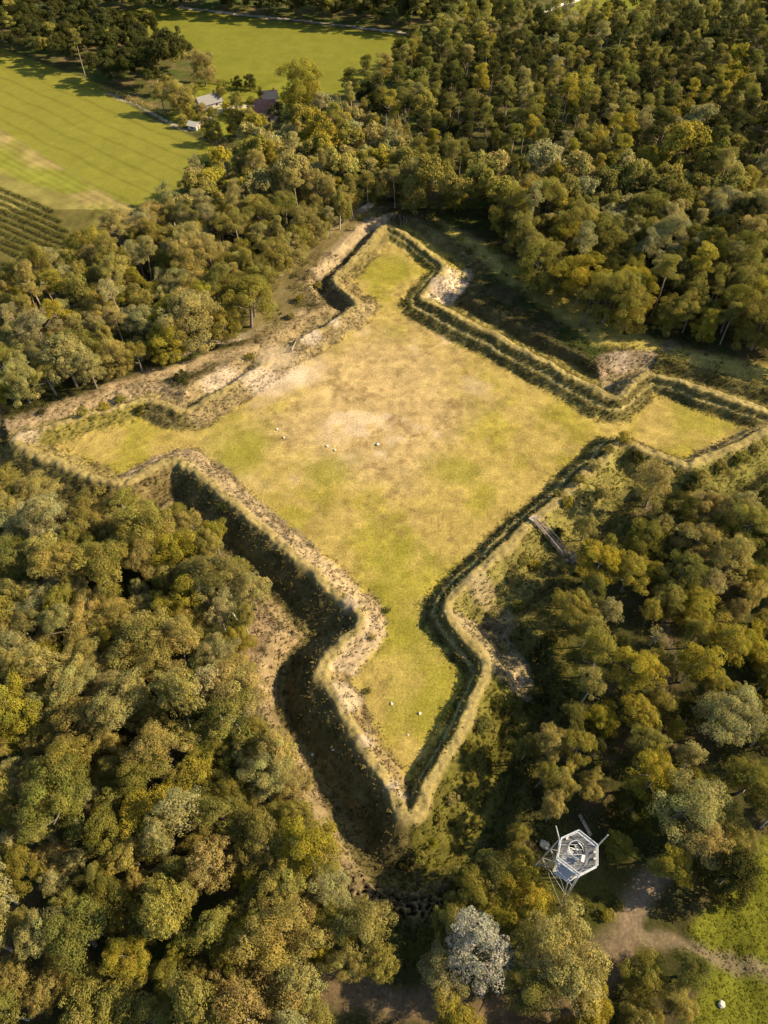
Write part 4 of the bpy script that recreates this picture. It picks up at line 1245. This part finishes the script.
rock('boulder', 544.5, 845, 1.5, 'round dull brown boulder left of the steel lookout tower', 'stone_brown', None, 1, .55)
rock('boulder', 720.5, 1004.5, 1.05, 'big white boulder on the bright meadow at the bottom right', 'stone', None, 2, .75)
for i, (px, py, sz, lab) in enumerate(((377.5, 444.5, .85, 'largest pale stone on the courtyard grass'), (327, 446, .65, 'small pale stone, left one of the close pair in the courtyard'), (335, 450, .6, 'small pale stone, right one of the close pair in the courtyard'),
                                       (277, 429, .6, 'small pale stone on the courtyard grass nearest the gate'), (284, 437.5, .6, 'small pale stone just below the one nearest the gate'),
                                       (391.5, 703.5, .55, 'white stone left of two in the neck of the south bastion'), (419.5, 713.5, .6, 'white stone right of two in the neck of the south bastion'), (408, 735, .35, 'tiny white stone lowest in the south bastion'),
                                       (333, 749, .5, 'white stone right of two lying in the dark southwest ditch'), (311, 748, .5, 'white stone left of two lying in the dark southwest ditch'))):
    rock('stone', px, py, sz, lab, 'stone', 'pale stones on the grass', 10 + i)['category'] = 'stone'

# ------------------------------------------------------------------ timber stair down the south-east rampart
sa = Vector((*U(536.5, 518, 3.9), 0)); sb = Vector((*U(565, 551, -.8), 0))
dr = sb - sa; ln = dr.length; dr.normalize(); pe = Vector((-dr.y, dr.x, 0)); ang = math.atan2(dr.y, dr.x)
z0_ = hz(sa.x, sa.y) + .15; z1_ = max(hz(sb.x, sb.y), -1.8) + .1
stt = empty('timber_stair', (sa.x, sa.y, 0), ang)
tag(stt, 'weathered timber stair with two handrails running down the southeast rampart', 'stair')
b = MB(); ns = 26
for i in range(ns):
    f = (i + .5) / ns; b.box((f * ln, 0, z0_ + (z1_ - z0_) * f), (ln / ns * .8, 1.5, .09))
b.build('treads', M['wood_dark'], stt)
for sgn in (-1, 1):
    b = MB(); b.tube([(0, sgn * .82, z0_ - .1), (ln, sgn * .82, z1_ - .1)], .13, 4); b.build('stringer', M['wood_dark'], stt)
    b = MB(); b.tube([(0, sgn * .85, z0_ + 1.05), (ln, sgn * .85, z1_ + 1.05)], .1, 6)
    for i in range(7):
        f = i / 6; b.box((f * ln, sgn * .85, z0_ + (z1_ - z0_) * f + .35), (.12, .12, 1.5))
    b.build('handrail', M['wood'], stt)
b = MB(); b.box((-.8, 0, z0_ + .02), (1.5, 1.8, .12)); b.build('landing', M['wood'], stt)
# gate in the north-west curtain
ga = Vector((*U(292, 352, .5), 0)); gb = Vector((*U(298, 341, .5), 0))
d_ = gb - ga; gl = d_.length
gt = empty('field_gate', (ga.x, ga.y, hz(ga.x, ga.y)), math.atan2(d_.y, d_.x))
tag(gt, 'pale wooden field gate at the break in the northwest rampart', 'gate')
for x in (0, gl):
    b = MB(); b.box((x, 0, .6), (.22, .22, 1.9)); b.build('post', M['wood'], gt)
b = MB()
for z in (.4, .75, 1.1): b.box((gl / 2, 0, z), (gl - .26, .07, .12))
b.tube([(.2, 0.06, .4), (gl - .2, 0.06, 1.1)], .05, 5)
b.build('leaf', M['wood'], gt)
for i, (px, py, lab) in enumerate(((247, 338, 'wooden post at the near side of the pale path by the gate'), (256, 333, 'wooden post at the far side of the pale path by the gate'), (222, 346, 'wooden post at the left end of the pale path'))):
    x, y = U(px, py); b = MB(); b.tube([(0, 0, -.4), (0, 0, 1.15), (0, 0, 1.3)], [.12, .12, .05], 8)
    o = b.build('fence_post', M['wood_dark']); o.location = (x, y, hz(x, y)); tag(o, lab, 'post', 'posts by the pale path')

# ------------------------------------------------------------------ farm buildings
def house(name, label, px, py, L_, W_, hw, hr, ang, wall, roof, chim=True):
    x, y = U(px, py, 1); r = empty(name, (x, y, hz(x, y)), ang); tag(r, label, 'house' if 'house' in name else 'outbuilding')
    b = MB()
    pr = [(-W_ / 2, -.4), (W_ / 2, -.4), (W_ / 2, hw), (0, hw + hr), (-W_ / 2, hw)]
    vs = [(-L_ / 2, a, z) for a, z in pr] + [(L_ / 2, a, z) for a, z in pr]
    b.add(vs, [(4, 3, 2, 1, 0), (5, 6, 7, 8, 9)] + [(i, (i + 1) % 5, 5 + (i + 1) % 5, 5 + i) for i in range(5)])
    b.build('wall', wall, r)
    b = MB(); sl = math.hypot(W_ / 2, hr); ov = .5
    for sgn in (-1, 1):
        e = (sgn * (W_ / 2 + ov), hw - hr * ov / (W_ / 2) + .06); t_ = (0, hw + hr + .06)
        vs = [(-L_ / 2 - .4, e[0], e[1]), (L_ / 2 + .4, e[0], e[1]), (L_ / 2 + .4, t_[0], t_[1]), (-L_ / 2 - .4, t_[0], t_[1])]
        vs += [(a, c, z + .16) for a, c, z in vs]
        b.add(vs, [(3, 2, 1, 0), (4, 5, 6, 7), (0, 1, 5, 4), (1, 2, 6, 5), (2, 3, 7, 6), (3, 0, 4, 7)])
    rf = b.build('roof', roof, r)
    if chim:
        b = MB(); b.box((L_ * .3, 0, hw + hr + .5), (.8, .8, 1.6)); b.build('chimney', M['roof_red'], rf)
    nwin = max(1, int(L_ / 4))
    for sgn in (-1, 1):
        for i in range(nwin):
            xx = -L_ / 2 + L_ * (i + .5) / nwin
            b = MB(); b.box((xx, sgn * (W_ / 2 + .02), hw * .55), (1.3, .1, 1.2)); w_ = b.build('window', M['wall_white'], r)
            b = MB(); b.box((xx, sgn * (W_ / 2 + .06), hw * .55), (1.1, .06, 1.0)); b.build('pane', M['glass'], w_)
    b = MB(); b.box((L_ / 2 + .03, 0, 1.0), (.1, 1.1, 2.0)); b.build('door', M['wood_dark'], r)
    return r


a_ = Vector((*U(199, 108, 2), 0)); c_ = Vector((*U(219, 95, 4), 0)); dd_ = c_ - a_
house('farmhouse', 'white farmhouse with a long grey roof among garden trees', 209, 104, 11, 5.4, 2.4, 2.6, math.atan2(dd_.y, dd_.x) - .25, M['wall_white'], M['roof_grey'])
house('barn', 'large barn with a red-brown roof half hidden by trees', 267, 117, 8.5, 9, 3.0, 5.4, R(-8), M['wall_white'], M['roof_red'], False)
house('cottage', 'small white cottage with a dark roof behind the red barn', 270, 100, 7, 5, 2.8, 2.4, R(10), M['wall_white'], M['darksteel'], True)
house('garden_shed', 'small grey roofed shed left of the farmhouse', 171, 92, 6, 4.5, 2.4, 1.6, R(30), M['wall_white'], M['roof_grey'], False)
house('white_shed', 'low white shed below the lawn beside the garden track', 194, 126, 4.5, 3.2, 1.8, 1.1, R(-25), M['wall_white'], M['stone'], False)
b = MB(); ga_ = U(198, 111); gb_ = U(214, 109.5); m_ = ((ga_[0] + gb_[0]) / 2, (ga_[1] + gb_[1]) / 2)
b.box((0, 0, .45), (math.hypot(gb_[0] - ga_[0], gb_[1] - ga_[1]), .3, 1.1)); b.box((0, 0, 1.04), (math.hypot(gb_[0] - ga_[0], gb_[1] - ga_[1]) + .1, .42, .08))
o = b.build('garden_wall', M['wall_white']); o.location = (*m_, hz(*m_)); o.rotation_euler = (0, 0, math.atan2(gb_[1] - ga_[1], gb_[0] - ga_[0]))
tag(o, 'low white garden wall in front of the farmhouse', 'wall')


def hedge(name, label, cat, p0, p1, w, h, color, group=None, leaf=.5):
    a, c = np.array(U(*p0)), np.array(U(*p1)); l = np.hypot(*(c - a)); k = max(2, int(l / (w * .55)))
    L = Leaves(); g = RNG
    for i in range(k):
        p = a + (c - a) * (i + g.uniform(.2, .8)) / k - (a + c) / 2
        L.clump(np.array((p[0], p[1], h * .5 * g.uniform(.8, 1.2))), np.array((0, 0, 1.)), w * .55 * g.uniform(.8, 1.2), 26, leaf, g, h / w, (g.uniform(.8, 1.2),) * 3)
    m_ = (a + c) / 2
    o = link(name, L.mesh(name)); o.location = (m_[0], m_[1], hz(*m_)); o.color = jitter(color)
    return tag(o, label, cat, group)


hedge('garden_hedge', 'clipped dark hedge along the far side of the farmhouse garden', 'hedge', (208, 82), (262, 92), 1.8, 2.4, PAL['dark green'])
hedge('field_hedge', 'rough hedge between the bright field and the garden', 'hedge', (100, 88), (168, 116), 2.6, 2.2, PAL['tan'])
hedge('border_hedge', 'low dark hedge closing the lower end of the bright field', 'hedge', (200, 132), (236, 152), 2.6, 2.4, PAL['dark green'])
for i in range(9):
    y0 = 190 + 7.2 * i
    hedge('nursery_hedge', '%s row of low bushes counted from the rough strip in the nursery plot' % ('first second third fourth fifth sixth seventh eighth ninth'.split()[i]), 'bush row', (-12, y0 - 6), (min(98, 55 + 7 * i), y0 + 22 + 2.9 * i), 1.6, 1.3, (.085, .085, .022), 'rows of low bushes in the nursery plot', .42)

# ------------------------------------------------------------------ light, sky, camera
SUN_EL, SUN_AZ = R(33), R(3)        # azimuth measured from +X towards +Y
sd = Vector((math.cos(SUN_EL) * math.cos(SUN_AZ), math.cos(SUN_EL) * math.sin(SUN_AZ), math.sin(SUN_EL)))
sl = bpy.data.lights.new('sun', 'SUN'); sl.energy = 5.0; sl.angle = R(.5); sl.color = (1.0, .82, .52)
so = bpy.data.objects.new('sun', sl); COL.objects.link(so); so.rotation_euler = sd.to_track_quat('Z', 'Y').to_euler(); so.location = (150, 0, 200)
w = bpy.data.worlds.new('World'); scene.world = w; w.use_nodes = True
nt = w.node_tree; nt.nodes.clear()
sky = nt.nodes.new('ShaderNodeTexSky'); sky.sky_type = 'NISHITA'; sky.sun_disc = False; sky.sun_elevation = SUN_EL; sky.sun_rotation = math.pi / 2 - SUN_AZ
bg = nt.nodes.new('ShaderNodeBackground'); bg.inputs['Strength'].default_value = .10
ow = nt.nodes.new('ShaderNodeOutputWorld'); nt.links.new(sky.outputs['Color'], bg.inputs['Color']); nt.links.new(bg.outputs['Background'], ow.inputs['Surface'])
cam = bpy.data.cameras.new('camera'); co = bpy.data.objects.new('camera', cam); COL.objects.link(co)
cam.sensor_fit = 'HORIZONTAL'; cam.sensor_width = 36; cam.lens = FPX * 36 / 768; cam.clip_end = 12000; cam.clip_start = 1
co.location = (0, 0, CAM_Z); co.rotation_euler = (math.pi / 2 - PITCH, 0, 0)
scene.camera = co
scene.view_settings.view_transform = 'Standard'; scene.view_settings.look = 'None'
scene.view_settings.exposure = 1.70; scene.view_settings.gamma = 1; scene.view_settings.use_curve_mapping = False
scene.cycles.max_bounces = 5; scene.cycles.diffuse_bounces = 3; scene.cycles.transmission_bounces = 3
